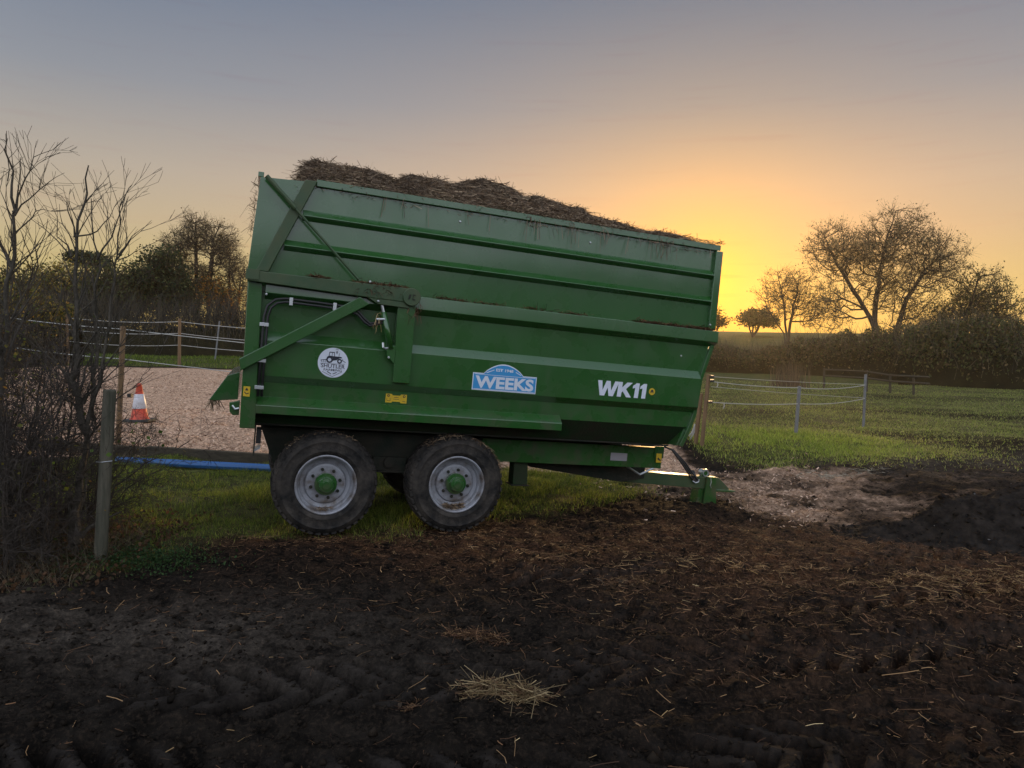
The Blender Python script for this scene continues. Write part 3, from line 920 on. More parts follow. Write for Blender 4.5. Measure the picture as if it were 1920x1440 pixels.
# ---- decals and lettering
def text_mesh(s, u0, u1, v0, v1, w, bold=0.0, shear=0.0):
    c = bpy.data.curves.new('lettering', 'FONT'); c.body = s; c.offset = bold; c.shear = shear; c.resolution_u = 4
    o = bpy.data.objects.new('tmp', c); COL.objects.link(o)
    dg = bpy.context.evaluated_depsgraph_get(); me = bpy.data.meshes.new_from_object(o.evaluated_get(dg))
    bpy.data.objects.remove(o)
    co = np.zeros(len(me.vertices) * 3); me.vertices.foreach_get('co', co); co = co.reshape(-1, 3)
    lo = co.min(0); hi = co.max(0)
    out = np.zeros_like(co)
    out[:, 0] = u0 + (co[:, 0] - lo[0]) / (hi[0] - lo[0]) * (u1 - u0)
    out[:, 2] = v0 + (co[:, 1] - lo[1]) / (hi[1] - lo[1]) * (v1 - v0)
    out[:, 1] = w
    me.vertices.foreach_set('co', out.ravel()); me.update()
    return me


PW = -.0715
# round farm badge
bc = (-.085, 1.845)
dec = MB().poly_plate([(bc[0] + .155 * math.cos(2 * math.pi * k / 48), bc[1] + .155 * math.sin(2 * math.pi * k / 48)) for k in range(48)], PW - .002, PW)
dec = dec.build('round_badge', WHITE, T, label='round white badge with tractor and farm name')
IW = PW - .0035
link('lettering', text_mesh('SHUTLER', -.205, .038, 1.789, 1.829, IW, .012), INK, dec)
link('lettering', text_mesh('FARMING', -.175, .008, 1.757, 1.781, IW, .010), INK, dec)


def flat(parent, name, m, polys, w=IW, t=.0008):
    b = MB()
    for p in polys:
        b.poly_plate(p, w - t, w)
    return b.build(name, m, parent)


def ring(c, r0, r1, a0=0, a1=360, n=24):
    n = max(6, int(n * abs(a1 - a0) / 360)); A = [math.radians(a0 + (a1 - a0) * k / n) for k in range(n + 1)]
    return [[(c[0] + r1 * math.cos(A[k]), c[1] + r1 * math.sin(A[k])), (c[0] + r1 * math.cos(A[k + 1]), c[1] + r1 * math.sin(A[k + 1])),
             (c[0] + r0 * math.cos(A[k + 1]), c[1] + r0 * math.sin(A[k + 1])), (c[0] + r0 * math.cos(A[k]), c[1] + r0 * math.sin(A[k]))] for k in range(n)]


def bar(p, q, t):
    dx, dy = q[0] - p[0], q[1] - p[1]; l = math.hypot(dx, dy); nx_, ny_ = -dy / l * t / 2, dx / l * t / 2
    return [(p[0] + nx_, p[1] + ny_), (q[0] + nx_, q[1] + ny_), (q[0] - nx_, q[1] - ny_), (p[0] - nx_, p[1] - ny_)]


def BP(x, y):   # badge pixel (8 px per photo px zoom) -> (u,v)
    return (bc[0] + (x - 509) / 235 * .155, bc[1] - (y - 471 - (x - 509) * .06) / 230 * .155)


tr = ring(BP(450, 425), .018, .034) + ring(BP(605, 447), .012, .025)
tr += [[BP(442, 303), BP(520, 305), BP(524, 318), BP(438, 316)], bar(BP(446, 312), BP(436, 380), .006), bar(BP(490, 312), BP(484, 370), .004), bar(BP(518, 310), BP(524, 375), .006),
       [BP(405, 385), BP(440, 362), BP(520, 372), BP(630, 380), BP(640, 400), BP(600, 402), BP(560, 430), BP(500, 440), BP(496, 400), BP(450, 380), BP(410, 400)],
       bar(BP(590, 378), BP(594, 325), .004), bar(BP(400, 420), BP(315, 432), .006), bar(BP(640, 430), BP(700, 465), .006), bar(BP(650, 412), BP(655, 440), .004), bar(BP(310, 482), BP(690, 492), .003)]
for k in range(3):
    tr += ring(BP(345 + 28 * k, 447), .010, .014, 90, 270, 16)
tr += ring(BP(556, 305), .004, .009) + [[BP(545, 315), BP(567, 315), BP(556, 340)]] + ring(BP(556, 290), .014, .016, 40, 140) + ring(BP(556, 290), .020, .022, 40, 140)
tr += [bar(BP(350, 605), BP(510, 685), .004), bar(BP(510, 685), BP(655, 612), .004), bar(BP(425, 605), BP(490, 645), .008), bar(BP(575, 620), BP(515, 645), .008)]
flat(dec, 'tractor_print', INK, tr)

# arched name plate
def arch(o):
    top = [(1.555 + .47 * t + 0, 1.868 + (.115 - o * .4) * math.sin(math.pi * t) ** .8) for t in np.linspace(.0, 1, 13)]
    return [(1.43 + o, 1.675 + o), (2.19 - o, 1.675 + o), (2.19 - o, 1.868 - o)] + [(u, v - o) for u, v in top[::-1]] + [(1.43 + o, 1.868 - o)]


pl = MB().poly_plate(arch(0), PW - .002, PW).build('name_plate', WHITE, T, label='arched blue name plate with white border')
pb = MB().poly_plate(arch(.010), PW - .0036, PW - .0022).build('plate_field', BLUEV, pl)
link('lettering', text_mesh('WEEKS', 1.462, 2.158, 1.700, 1.838, PW - .0046, .038), WHITE, pl)
link('lettering', text_mesh('EST 1948', 1.695, 1.90, 1.896, 1.930, PW - .0046, .03), WHITE, pl)
flat(pl, 'plate_line', WHITE, [bar((1.45, 1.852), (2.17, 1.852), .005), bar((1.45, 1.689), (2.17, 1.689), .005), bar((1.585, 1.873), (1.675, 1.912), .008), bar((1.995, 1.873), (1.93, 1.905), .008)], PW - .004)
GL = {'W': (1.50, [(0, 1), (.30, 1), (.40, .36), (.60, 1), (.88, 1), (1.00, .36), (1.20, 1), (1.50, 1), (1.17, 0), (.87, 0), (.73, .56), (.57, 0), (.25, 0)]),
      'K': (1.02, [(0, 0), (0, 1), (.29, 1), (.29, .63), (.62, 1), (1.0, 1), (.58, .55), (1.02, 0), (.67, 0), (.37, .38), (.29, .29), (.29, 0)]),
      '1': (.50, [(.17, 0), (.17, .68), (0, .62), (0, .80), (.24, 1), (.46, 1), (.46, 0)])}
gu = 2.955; gh = .178
for i, ch in enumerate('WK11'):
    wd_g, pg = GL[ch]
    MB().poly_plate([(gu + (x + .06 * y) * gh * 1.06, 1.720 + y * gh) for x, y in pg], PW - .002, PW - .0005).build('letter', WHITE, T)
    gu += (wd_g + (-.05 if i == 0 else .03)) * gh * 1.06
yc = MB().poly_plate([(3.70 + .042 * math.cos(2 * math.pi * k / 24), 1.812 + .042 * math.sin(2 * math.pi * k / 24)) for k in range(24)], PW - .002, PW).build('warning_sticker', YELLOW, T)
flat(yc, 'sticker_symbol', INK, [[(3.69, 1.835), (3.71, 1.835), (3.722, 1.808), (3.678, 1.808)], bar((3.675, 1.80), (3.725, 1.80), .005)], PW - .003)
ys_ = MB().poly_plate([(.50, 1.465), (.565, 1.465), (.575, 1.478), (.655, 1.478), (.665, 1.465), (.73, 1.465), (.73, 1.56), (.665, 1.56), (.655, 1.545), (.575, 1.545), (.565, 1.56), (.50, 1.56)], -.003, -.0005).build('warning_sticker', YELLOW, T)
flat(ys_, 'sticker_symbol', INK, ring((.53, 1.54), .007, .014) + ring((.70, 1.54), .007, .014) + [bar((.515, 1.485), (.55, 1.485), .004), bar((.515, 1.51), (.515, 1.485), .004), bar((.55, 1.51), (.55, 1.485), .004), bar((.685, 1.485), (.715, 1.485), .004), bar((.59, 1.525), (.64, 1.525), .004), bar((.585, 1.505), (.645, 1.505), .004)], -.0035)
yp = MB().box(-.935, -.872, -.1085, -.1055, 1.44, 1.54).build('warning_sticker', YELLOW, T)
flat(yp, 'sticker_symbol', INK, [bar((-.925, 1.485), (-.905, 1.465), .008), bar((-.905, 1.465), (-.882, 1.475), .008)] + [[(-.92, 1.50), (-.888, 1.50), (-.904, 1.53)]], -.109)

# ================================================================== LOAD OF STRAW MANURE
ru = np.array([-.95, -.70, -.58, -.54, -.40, -.05, .37, .52, .61, 1.05, 1.24, 1.53, 1.91, 2.09, 2.19, 2.62, 2.81, 2.93, 3.42, 3.81, 4.0, 4.3, 4.47])
rv = np.array([3.30, 3.42, 3.70, 3.90, 4.03, 4.07, 4.05, 3.97, 4.05, 4.09, 4.06, 4.15, 4.09, 4.01, 4.06, 4.02, 4.04, 3.94, 3.90, 3.85, 3.90, 3.86, 3.80])


def load_h(u, w):
    r = np.interp(u, ru, rv)
    f = ss(-.02, .62, w) * .72 + .28 * ss(.0, .16, w)
    f = f * (1 - .8 * ss(1.75, 2.3, w))
    edge = 3.60 - .25 * (1 - ss(-.75, -.45, u))
    h = edge + (r - .02 - edge) * f
    return h + fbm(u * 2.6, w * 2.6, 4, 21) * .13 * ss(0, .25, w) + fbm(u * 11, w * 11, 3, 22) * .06


lu, lw = np.meshgrid(np.linspace(-.90, 4.44, 260), np.linspace(.03, 2.27, 110))
lv = load_h(lu, lw)
pts = np.stack([lu.ravel(), lw.ravel(), lv.ravel()], 1)
ny2, nx2 = lu.shape
ii = (np.arange(ny2 - 1)[:, None] * nx2 + np.arange(nx2 - 1)[None, :]).ravel()
# skirt closes the heap down to the trailer floor level
edge_i = np.concatenate([np.arange(nx2), np.arange(1, ny2) * nx2 + nx2 - 1, (ny2 - 1) * nx2 + np.arange(nx2 - 2, -1, -1), np.arange(ny2 - 2, 0, -1) * nx2])
sk = pts[edge_i].copy(); sk[:, 2] = 2.6
b0 = len(pts); n_e = len(edge_i)
sf = np.stack([edge_i, b0 + np.arange(n_e), b0 + (np.arange(n_e) + 1) % n_e, np.roll(edge_i, -1)], 1)
LOAD = empty('manure_load', None, 'heaped brown straw manure filling the green trailer above its rim', 'manure', mw=TMW)
link('heap', np_mesh('heap', np.concatenate([pts, sk]), [np.stack([ii, ii + 1, ii + nx2 + 1, ii + nx2], 1), sf], smooth=True), MUCK, LOAD)
STR_PAL = [(.16, .108, .068), (.21, .148, .095), (.29, .21, .135), (.10, .066, .042), (.36, .27, .17), (.17, .108, .064)]
GOLD = [(.42, .29, .13), (.34, .22, .10), (.50, .37, .19), (.27, .16, .075)]


def straws_local(u, w, v, n_up=.22, L=(.02, .16), wd=(.003, .007), pal=STR_PAL, droop=None, r=rng):
    N = len(u)
    d = unit(np.stack([r.normal(0, 1, N), r.normal(0, 1, N), np.abs(r.normal(0, n_up, N))], 1))
    ln = r.uniform(*L, N)[:, None]
    bend = np.stack([r.normal(0, .2, N), r.normal(0, .2, N), r.normal(-.25, .15, N)], 1) * ln
    if droop is not None:
        bend[:, 2] -= droop * ln[:, 0]
    side = unit(np.cross(d, r.normal(size=(N, 3))))
    return ribbons(np.stack([u, w, v], 1) - d * ln * .25, d * ln, bend, r.uniform(*wd, N), side, cols(N, pal, .25, r), 2, False)


N = 46000
su = rng.uniform(-.72, 4.42, N); sw = np.clip(np.abs(rng.normal(0, .75, N)) + .02, .02, 2.2)
A = straws_local(su, sw, load_h(su, sw) - .005)
pt = .45 + 1.25 * np.clip(fbm(su * 1.8, sw * 1.8, 3, 61) + .42, 0, 1)
A = (A[0], A[1], A[2] * np.repeat(pt, 6)[:, None])
# strands poking out of the crest, and strands spilling over the rail and the tailgate
N = 200
su = rng.uniform(-.55, 4.4, N); sw = rng.uniform(.4, 1.3, N)
B = straws_local(su, sw, load_h(su, sw), n_up=1.0, L=(.06, .24), wd=(.003, .006))
N = 1500
su = np.where(rng.random(N) < .55, rng.normal(2.9, .8, N), rng.uniform(-.3, 4.45, N)); su = np.clip(su, -.3, 4.5)
sw = rng.uniform(-.03, .05, N)
C_ = straws_local(su, sw, np.full(N, 3.70) + rng.uniform(-.01, .05, N), n_up=.3, L=(.05, .13))
N = 80
su = np.clip(np.where(rng.random(N) < .75, rng.choice([2.0, 2.45, 2.9, 3.5, 3.75], N) + rng.normal(0, .07, N), rng.uniform(0, 4.45, N)), -.3, 4.48)
d = np.stack([rng.normal(0, .03, N), rng.uniform(-.05, -.03, N), rng.uniform(-.03, .0, N)], 1)
D_ = ribbons(np.stack([su, np.full(N, -.01), np.full(N, 3.70)], 1), d, np.stack([rng.normal(0, .03, N), np.full(N, -.01), -rng.uniform(.05, .30, N)], 1),
             rng.uniform(.003, .006, N), np.tile([[1., 0, 0]], (N, 1)), cols(N, STR_PAL[:4]), 4, False)
N = 80
vv = rng.uniform(3.15, 3.68, N) ** 1
E_ = straws_local(-.96 - np.abs(rng.normal(0, .025, N)), rng.uniform(.0, .9, N), vv, n_up=.2, L=(.05, .16), droop=.7)


def merge(*parts):
    vs, fs, cs = [], [], []; o = 0
    for (v, f, c) in parts:
        vs.append(v); fs.append(f + o); cs.append(c); o += len(v)
    return np.concatenate(vs), np.concatenate(fs), np.concatenate(cs)


v_, f_, c_ = merge(A, B, C_, D_, E_)
link('straw', np_mesh('straw', v_, [f_], c_), STRAW, LOAD, kind='stuff')

# muck caught on the rails, arm and tyres
def resid(n, u0, u1, w0, w1, v, vs=.012, L=(.03, .10), **k):
    return straws_local(rng.uniform(u0, u1, n), rng.uniform(w0, w1, n), v + np.abs(rng.normal(0, vs, n)), n_up=.4, L=L, wd=(.003, .008), **k)


def clusters(k, u0, u1, n, w0, w1, v, sp):
    c = rng.uniform(u0, u1, k); u = np.clip(c[rng.integers(0, k, n)] + rng.normal(0, sp, n), u0, u1)
    return straws_local(u, rng.uniform(w0, w1, n), v + np.abs(rng.normal(0, .012, n)), n_up=.5, L=(.025, .08), wd=(.003, .008), pal=[(.10, .05, .025), (.07, .035, .02), (.15, .085, .04)])


parts = [clusters(16, .78, 4.5, 1100, -.075, -.005, 2.636, .10), clusters(3, -.45, -.2, 160, -.165, -.1, 2.695, .04), clusters(9, .02, .66, 520, -.165, -.02, 2.695, .07),
         resid(45, .08, .55, -.178, -.172, 2.60, .05, droop=1., pal=[(.10, .055, .03), (.07, .04, .022)]), resid(80, .62, .78, -.15, -.09, 2.42, .10, droop=1.2, pal=[(.10, .055, .03), (.14, .08, .045), (.07, .04, .022)]), resid(20, .30, .36, -.16, -.15, 2.30, .08, pal=GOLD, droop=1.5),
         resid(70, -1.26, -1.18, .1, .6, 1.35, .004, droop=1.0)]
# front tyre crown and rim bowl
for (n, a0, a1, rr) in ((420, 20, 75, .553), (260, 85, 130, .556)):
    t = np.radians(rng.uniform(a0, a1, n))
    parts.append(straws_local(1.385 + rr * np.cos(t), rng.uniform(.01, .30, n), .590 + rr * np.sin(t), n_up=.3, L=(.03, .10), droop=.4))
t = np.radians(rng.uniform(-115, -65, 420)); rr = rng.uniform(.235, .300, 420)
parts.append(straws_local(1.385 + rr * np.cos(t), rng.uniform(.05, .13, 420), .590 + rr * np.sin(t), n_up=.2, L=(.02, .06)))
t = np.radians(rng.uniform(-108, -72, 160)); rr = rng.uniform(.255, .300, 160)
parts.append(straws_local(-.045 + rr * np.cos(t), rng.uniform(.05, .13, 160), .545 + rr * np.sin(t), n_up=.2, L=(.02, .05)))
t = np.radians(rng.uniform(60, 140, 160))
parts.append(straws_local(-.045 + .556 * np.cos(t), rng.uniform(.03, .30, 160), .545 + .556 * np.sin(t), n_up=.2, L=(.02, .06)))
v_, f_, c_ = merge(*parts)
rs = link('caught_straw', np_mesh('caught_straw', v_, [f_], c_), STRAW, None, 'brown straw scraps caught on the trailer rails, arm and wheels', 'straw', kind='stuff')
rs.matrix_world = TMW

# ================================================================== FENCES, CONE, POLE, EDGING
def post(parent, p, top, r, m, name='post', square=False, n=10):
    p = np.array(p, float); top = np.array(top, float)
    p = p + (p - top) / np.linalg.norm(top - p) * .25
    b = MB()
    b.tube([p, p + (top - p) * .5, top - (top - p) / np.linalg.norm(top - p) * .01, top], [r * 1.04, r, r * .98, r * .90], 4 if square else n)
    return b.build(name, m, parent, smooth=False)


def rope(parent, a_, b_, sag, r=.006, m=ROPE, n=14):
    a_ = np.array(a_); b_ = np.array(b_)
    pts = [a_ + (b_ - a_) * t - np.array([0, 0, sag * 4 * t * (1 - t)]) for t in np.linspace(0, 1, n)]
    return MB().tube(pts, r, 5).build('rope', m, parent)


def h_at(px_bot, py_bot, px_top, py_top):
    g = gp(px_bot, py_bot); return g, at(px_top, py_top, g[1])


# near weathered round post
g, t_ = h_at(187, 1064, 206, 731)
NP_ = empty('fence_post', tuple(g), 'weathered grey-green round timber post leaning beside the bare sapling', 'post')
o = post(NP_, g * 0, t_ - g, .054, WOOD, 'timber', n=16); 
MB().tube([(t_ - g) * .60 + np.array([-.07, -.03, .0]), (t_ - g) * .603 + np.array([0, -.066, .0]), (t_ - g) * .60 + np.array([.07, -.02, .01])], .003, 5).build('wire_tie', STEEL, NP_)

# arena electric fence: near line
g1, t1 = h_at(221, 838, 231, 612)
E1 = empty('electric_fence', tuple(g1), 'tall tan timber post with white rope running behind the trailer at the arena edge', 'fence')
post(E1, g1 * 0, t1 - g1, .055, WOODO, square=True)
g2 = g1 + np.array([9.0, .9, 0]); g2[2] = onz(g2[0], g2[1])
post(E1, g2 - g1, g2 - g1 + np.array([.05, 0, 1.7]), .05, WOODO, square=True)
for (ya, yb) in ((617, 640), (673, 697)):
    pa = at(228, ya, g1[1]); d = ray(455, yb); tt = (g1[1] + .3) / d[1]; pm = CAM + d * tt
    pb_ = pa + (pm - pa) * 3.2
    rope(E1, pa - g1, pb_ - g1, .03, .008)
    pl_ = pa + (pa - pm) * .9; rope(E1, pa - g1, pl_ - g1, .02, .008)
MB().box(*(np.array([.03, .10, -.05, .02, 0, .07]) + np.array([at(238, 745, g1[1])[0] - g1[0]] * 2 + [0, 0] + [at(238, 745, g1[1])[2] - g1[2]] * 2))).build('insulator', BLACK, E1)
# far line across the back of the arena
YF = 32.2
def fpt(px, py): return at(px, py, YF)
gF = fpt(337, 688); gF[2] = H0(gF[0], gF[1])
E2 = empty('electric_fence', tuple(gF), 'pale timber posts and thin white ropes across the far end of the arena', 'fence')
for (xb, yb, xt, yt) in ((336, 688, 337, 597), (128, 684, 125, 590), (620, 700, 622, 612)):
    p = fpt(xb, yb); p[2] = float(H0(p[0], p[1])); q_ = fpt(xt, yt)
    post(E2, p - gF, q_ - gF, .075, WOODO if xb != 128 else WOODO, square=True)
for (y0, y1, y2) in ((596, 603, 622), (618, 625, 645), (640, 647, 664)):
    rope(E2, fpt(128, y0) - gF, fpt(337, y1) - gF, .10, .012); rope(E2, fpt(337, y1) - gF, fpt(620, y2) - gF, .10, .012)
p = at(403, 660, 37); p[2] = float(H0(p[0], p[1]))
PP = empty('marker_post', tuple(p), 'thin pale stake in the grass beyond the far arena rope', 'post')
post(PP, p * 0, np.array([.25, 0, at(405, 602, 37)[2] - p[2]]), .04, GREYP, 'stake')

# right-hand electric fence
gA, tA = h_at(1316, 836, 1329, 702)
E3 = empty('electric_fence', tuple(gA), 'white rope fence on grey plastic posts at the field edge right of the trailer', 'fence')
post(E3, gA * 0, tA - gA, .045, WOODO, square=True)
gB, tB = h_at(1304, 833, 1315, 738)
post(E3, gB - gA, tB - gA, .045, WOODO, square=True)
gC, tC = h_at(1492, 816, 1499, 724); gD, tD = h_at(1619, 797, 1623, 702)
post(E3, gC - gA, tC - gA, .042, GREYP, 'plastic_post', n=12)
post(E3, gD - gA, tD - gA, .034, GREYP, 'plastic_post', n=12)
for (ya, yc_, yd, r_) in ((715, 727, 722, .009), (754, 757, 747, .009)):
    rope(E3, at(1331, ya, gA[1]) - gA, at(1498, yc_, gC[1]) - gA, .03, r_)
    rope(E3, at(1498, yc_, gC[1]) - gA, at(1622, yd, gD[1]) - gA, .06, r_)
for (ya, yd) in ((706, 721), (725, 746)):
    rope(E3, at(1333, ya, gA[1]) - gA, at(1622, yd, gD[1]) - gA, .02, .005)
for (x, y) in ((1334, 706), (1334, 714), (1331, 754)):
    p = at(x, y, gA[1] - .02) - gA
    MB().box(p[0] - .03, p[0] + .05, p[1] - .03, p[1] + .03, p[2] - .025, p[2] + .025).build('insulator', BLACK, E3)
for (x, y, y2) in ((1345, 716, 726), (1357, 755, 766)):
    MB().tube([at(x, y, gA[1]) - gA, at(x + 1, (y + y2) / 2, gA[1]) - gA, at(x - 1, y2, gA[1]) - gA], .012, 5).build('rope_end', ROPE, E3)

# white loop hung low on the field corner
g = gp(1297, 826)
RL = empty('rope_loop', tuple(g), 'white loop of strap lying at the foot of the timber fence posts', 'rope')
MB().tube([at(x, y, g[1]) - g for x, y in ((1294, 824), (1299, 815), (1303, 806), (1305, 799), (1303, 795), (1301, 803), (1297, 812), (1292, 818))], .018, 6).build('strap', ROPE, RL, smooth=True)

# far rail fence
gR = gp(1670, 737)
E4 = empty('rail_fence', tuple(gR), 'low grey two-rail wooden fence in front of the far hedge', 'fence')
RP = []
for (xb, yb, yt) in ((1545, 727, 690), (1625, 733, 694), (1669, 737, 701), (1713, 741, 703)):
    p = gp(xb, yb); q_ = at(xb, yt, p[1]); RP.append((p, q_)); post(E4, p - gR, q_ - gR, .06, WOODD, square=True)
for f_h in (.93, .62):
    for i in range(3):
        a_ = RP[i][0] + (RP[i][1] - RP[i][0]) * f_h; b_ = RP[i + 1][0] + (RP[i + 1][1] - RP[i + 1][0]) * f_h
        if i == 2: b_ = b_ + (b_ - a_) * .6
        MB().tube([a_ - gR - np.array([0, .08, 0]), b_ - gR - np.array([0, .08, 0])], .045, 4).build('rail', WOODD, E4)

# traffic cone
g = gp(262, 789)
hc = at(262, 719, g[1])[2] - g[2]
CN = empty('traffic_cone', tuple(g), 'orange traffic cone with white reflective sleeve on the arena surface', 'cone')
k = hc / .9
MB().poly_plate([(.30 * k * x, .30 * k * y) for x, y in ((-1, -.7), (-.7, -1), (.7, -1), (1, -.7), (1, .7), (.7, 1), (-.7, 1), (-1, .7))], 0, .05 * k).build('base', CONEB, CN)
bo = CN.children[0]; me = bo.data
for vtx in me.vertices: vtx.co = Vector((vtx.co.x, vtx.co.z, vtx.co.y))
me.flip_normals()
def cr_(z): return (.205 - .150 * (z / .86)) * k
MB().lathe([(cr_(.0) + .02 * k, .05 * k), (cr_(.05), .06 * k), (cr_(.30), .30 * k)], (0, 0, 0), 'z', 28).build('lower_body', CONE, CN, smooth=True)
MB().lathe([(cr_(.30) + .006, .30 * k), (cr_(.30) + .010, .31 * k), (cr_(.64) + .010, .64 * k), (cr_(.64), .65 * k)], (0, 0, 0), 'z', 28).build('sleeve', CONEW, CN, smooth=True)
MB().lathe([(cr_(.64), .645 * k), (cr_(.84), .84 * k), (cr_(.84) + .012 * k, .85 * k), (cr_(.9), .87 * k), (cr_(.9), .90 * k), (.02, .905 * k)], (0, 0, 0), 'z', 28).build('top', CONE, CN, smooth=True)

# arena edging boards and blue pole
e0 = gp(60, 843); e1 = gp(500, 868)
dv = (e1 - e0) / np.linalg.norm(e1 - e0)
ED = empty('arena_edging', tuple(e0), 'dark timber sleepers edging the near side of the riding arena', 'edging')
L0 = 0
for k in range(3):
    a_ = dv * L0; b_ = dv * (L0 + 2.38); L0 += 2.4
    za, zb = onz(*(e0 + a_)[:2]) - e0[2], onz(*(e0 + b_)[:2]) - e0[2]
    nrm = np.array([-dv[1], dv[0], 0]) * .05
    m = MB()
    for (p, z) in ((a_, za), (b_, zb)):
        for (s1, hh) in ((-1, -.15), (1, -.15), (1, .17 + .01 * (k % 2)), (-1, .17 + .01 * (k % 2))):
            m.v.append(tuple(np.array([p[0], p[1], 0]) + nrm * s1 + np.array([0, 0, z + hh])))
    m.f += [[0, 1, 2, 3], [7, 6, 5, 4], [0, 4, 5, 1], [1, 5, 6, 2], [2, 6, 7, 3], [3, 7, 4, 0]]
    m.build('board', WOODD, ED, bevel=.008)
b0_ = gp(221, 872); b1_ = gp(505, 884)
BL = empty('blue_pole', tuple(b0_), 'bright blue plastic pole lying in the grass along the arena edging', 'pole')
ddv = (b1_ - b0_); ex = b0_ + ddv * 1.25
za, zb = onz(*b0_[:2]) - b0_[2] + .05, onz(*ex[:2]) - b0_[2] + .05
MB().tube([np.array([0, 0, za]), np.array([ex[0] - b0_[0], ex[1] - b0_[1], zb])], .065, 8).build('tube', BLUE, BL, bevel=.008)
MB().tube([np.array([-.012, 0, za]), np.array([-.001, 0, za])], .066, 8).build('end_cap', BLUE, BL)

# ================================================================== TREES
def tree(name, label, base, stems, blobs, n_attr, leaf_n, leaf_s, pal, seed, group=None, twig=.9, leaf_spread=.35, r_tip=.012, k_tip=.00022, density_pow=.5, sides=5, bark=None, twigs=4, blend=.0):
    """attractor-grown tree. base world point, stems / blobs relative to it (metres)"""
    r = np.random.default_rng(seed)
    base = np.array(base, float)
    nodes = [np.zeros(3)]; par = [-1]
    for st_ in stems:
        prev = 0
        for p in st_:
            p = np.array(p, float); a_ = nodes[prev]; L = np.linalg.norm(p - a_); n = max(1, int(L / .6))
            for i in range(1, n + 1):
                nodes.append(a_ + (p - a_) * i / n + r.normal(0, .035, 3) * (i < n)); par.append(prev); prev = len(nodes) - 1
    at_ = []
    vol = np.array([b[1][0] * b[1][1] * b[1][2] * (b[2] if len(b) > 2 else 1) for b in blobs]); vol = vol / vol.sum()
    for b, f in zip(blobs, vol):
        n = max(4, int(n_attr * f)); q_ = unit(r.normal(size=(n, 3))) * (r.random((n, 1)) ** density_pow)
        at_.append(np.array(b[0]) + q_ * np.array(b[1]))
    at_ = np.concatenate(at_)
    start = np.array(nodes)
    dist = np.min(np.linalg.norm(at_[:, None] - start[None], axis=2), 1)
    at_ = at_[np.argsort(dist)]
    arr = np.zeros((len(nodes) + len(at_) * 4 + 10, 3)); arr[:len(nodes)] = nodes; par = list(par); cnt = len(nodes)
    dep = np.zeros(len(arr)); 
    for i in range(1, cnt): dep[i] = dep[par[i]] + np.linalg.norm(arr[i] - arr[par[i]])
    tips = []
    for a_ in at_:
        dd = np.linalg.norm(arr[:cnt] - a_, axis=1)
        cost = dd + .18 * dep[:cnt] + np.where(arr[:cnt, 2] > a_[2] + .15, .8 * dd, 0)
        j = int(np.argmin(cost)); p0 = arr[j]; L = dd[j]; n = min(3, max(1, int(L / .5)))
        mid_up = np.array([0, 0, .10 * L])
        prev = j
        for i in range(1, n + 1):
            t = i / n
            q_ = p0 + (a_ - p0) * t - mid_up * math.sin(math.pi * t) + r.normal(0, .05 * L / n, 3) * (i < n)
            arr[cnt] = q_; par.append(prev); dep[cnt] = dep[prev] + np.linalg.norm(q_ - arr[prev]); prev = cnt; cnt += 1
        tips.append(prev)
    cntw = np.ones(cnt)
    for i in range(cnt - 1, 0, -1):
        cntw[par[i]] += cntw[i]
    rad = r_tip + np.sqrt(cntw) * math.sqrt(k_tip)
    idx = np.arange(1, cnt); pa = np.array(par[1:cnt])
    P0 = arr[pa]; P1 = arr[idx]; R0 = np.minimum(rad[pa], rad[idx] * 1.25); R1 = rad[idx]
    # twigs
    tp = np.repeat(np.array(tips), twigs); tb = arr[tp]; dirn = unit(tb - arr[np.array(par)[tp]]) + r.normal(0, .55, (len(tp), 3)) + np.array([0, 0, .25])
    te = tb + unit(dirn) * (twig * r.uniform(.4, 1.1, len(tp)))[:, None]
    P0 = np.concatenate([P0, tb]); P1 = np.concatenate([P1, te]); R0 = np.concatenate([R0, np.full(len(tb), r_tip)]); R1 = np.concatenate([R1, np.full(len(tb), r_tip * .45)])
    v, f = tubes_np(P0, P1, R0, R1, sides)
    e = empty(name, tuple(base), label, 'tree', group)
    link('trunk', np_mesh('trunk', v, [f], smooth=True), bark or BARKT, e)
    if leaf_n:
        k = r.integers(0, len(tb), leaf_n); t = r.random((leaf_n, 1))
        c = tb[k] + (te[k] - tb[k]) * t + r.normal(0, leaf_spread, (leaf_n, 3)) * np.array([1, 1, .8])
        v, f, cl = quads(c, r.uniform(.6, 1.4, leaf_n) * leaf_s, cols(leaf_n, pal, .25, r), r=r)
        link('crown', np_mesh('crown', v, [f], cl), LEAF, e)
    return e


AUT = [(.27, .21, .105), (.21, .17, .085), (.34, .25, .125), (.16, .14, .065)]
OLIVE = [(.075, .085, .028), (.10, .10, .034), (.06, .075, .025), (.13, .11, .04)]
YELL = [(.28, .21, .035), (.19, .17, .04), (.12, .13, .03), (.34, .22, .045)]
ORNG = [(.36, .16, .025), (.28, .13, .03), (.20, .12, .03)]
DARKG = [(.034, .052, .024), (.045, .062, .027), (.030, .042, .018)]


def tb(px, py, Y):
    p = at(px, py, Y); p[2] = float(H0(p[0], p[1])) - .1
    return p


def rel(b, px, py, Y):
    return tuple(at(px, py, Y) - b)


def blob(b, px, py, rx, ry, Y, dY=None, wgt=1.):
    s = Y / F
    return (rel(b, px, py, Y), (rx * s, dY or rx * s * .8, ry * s), wgt)


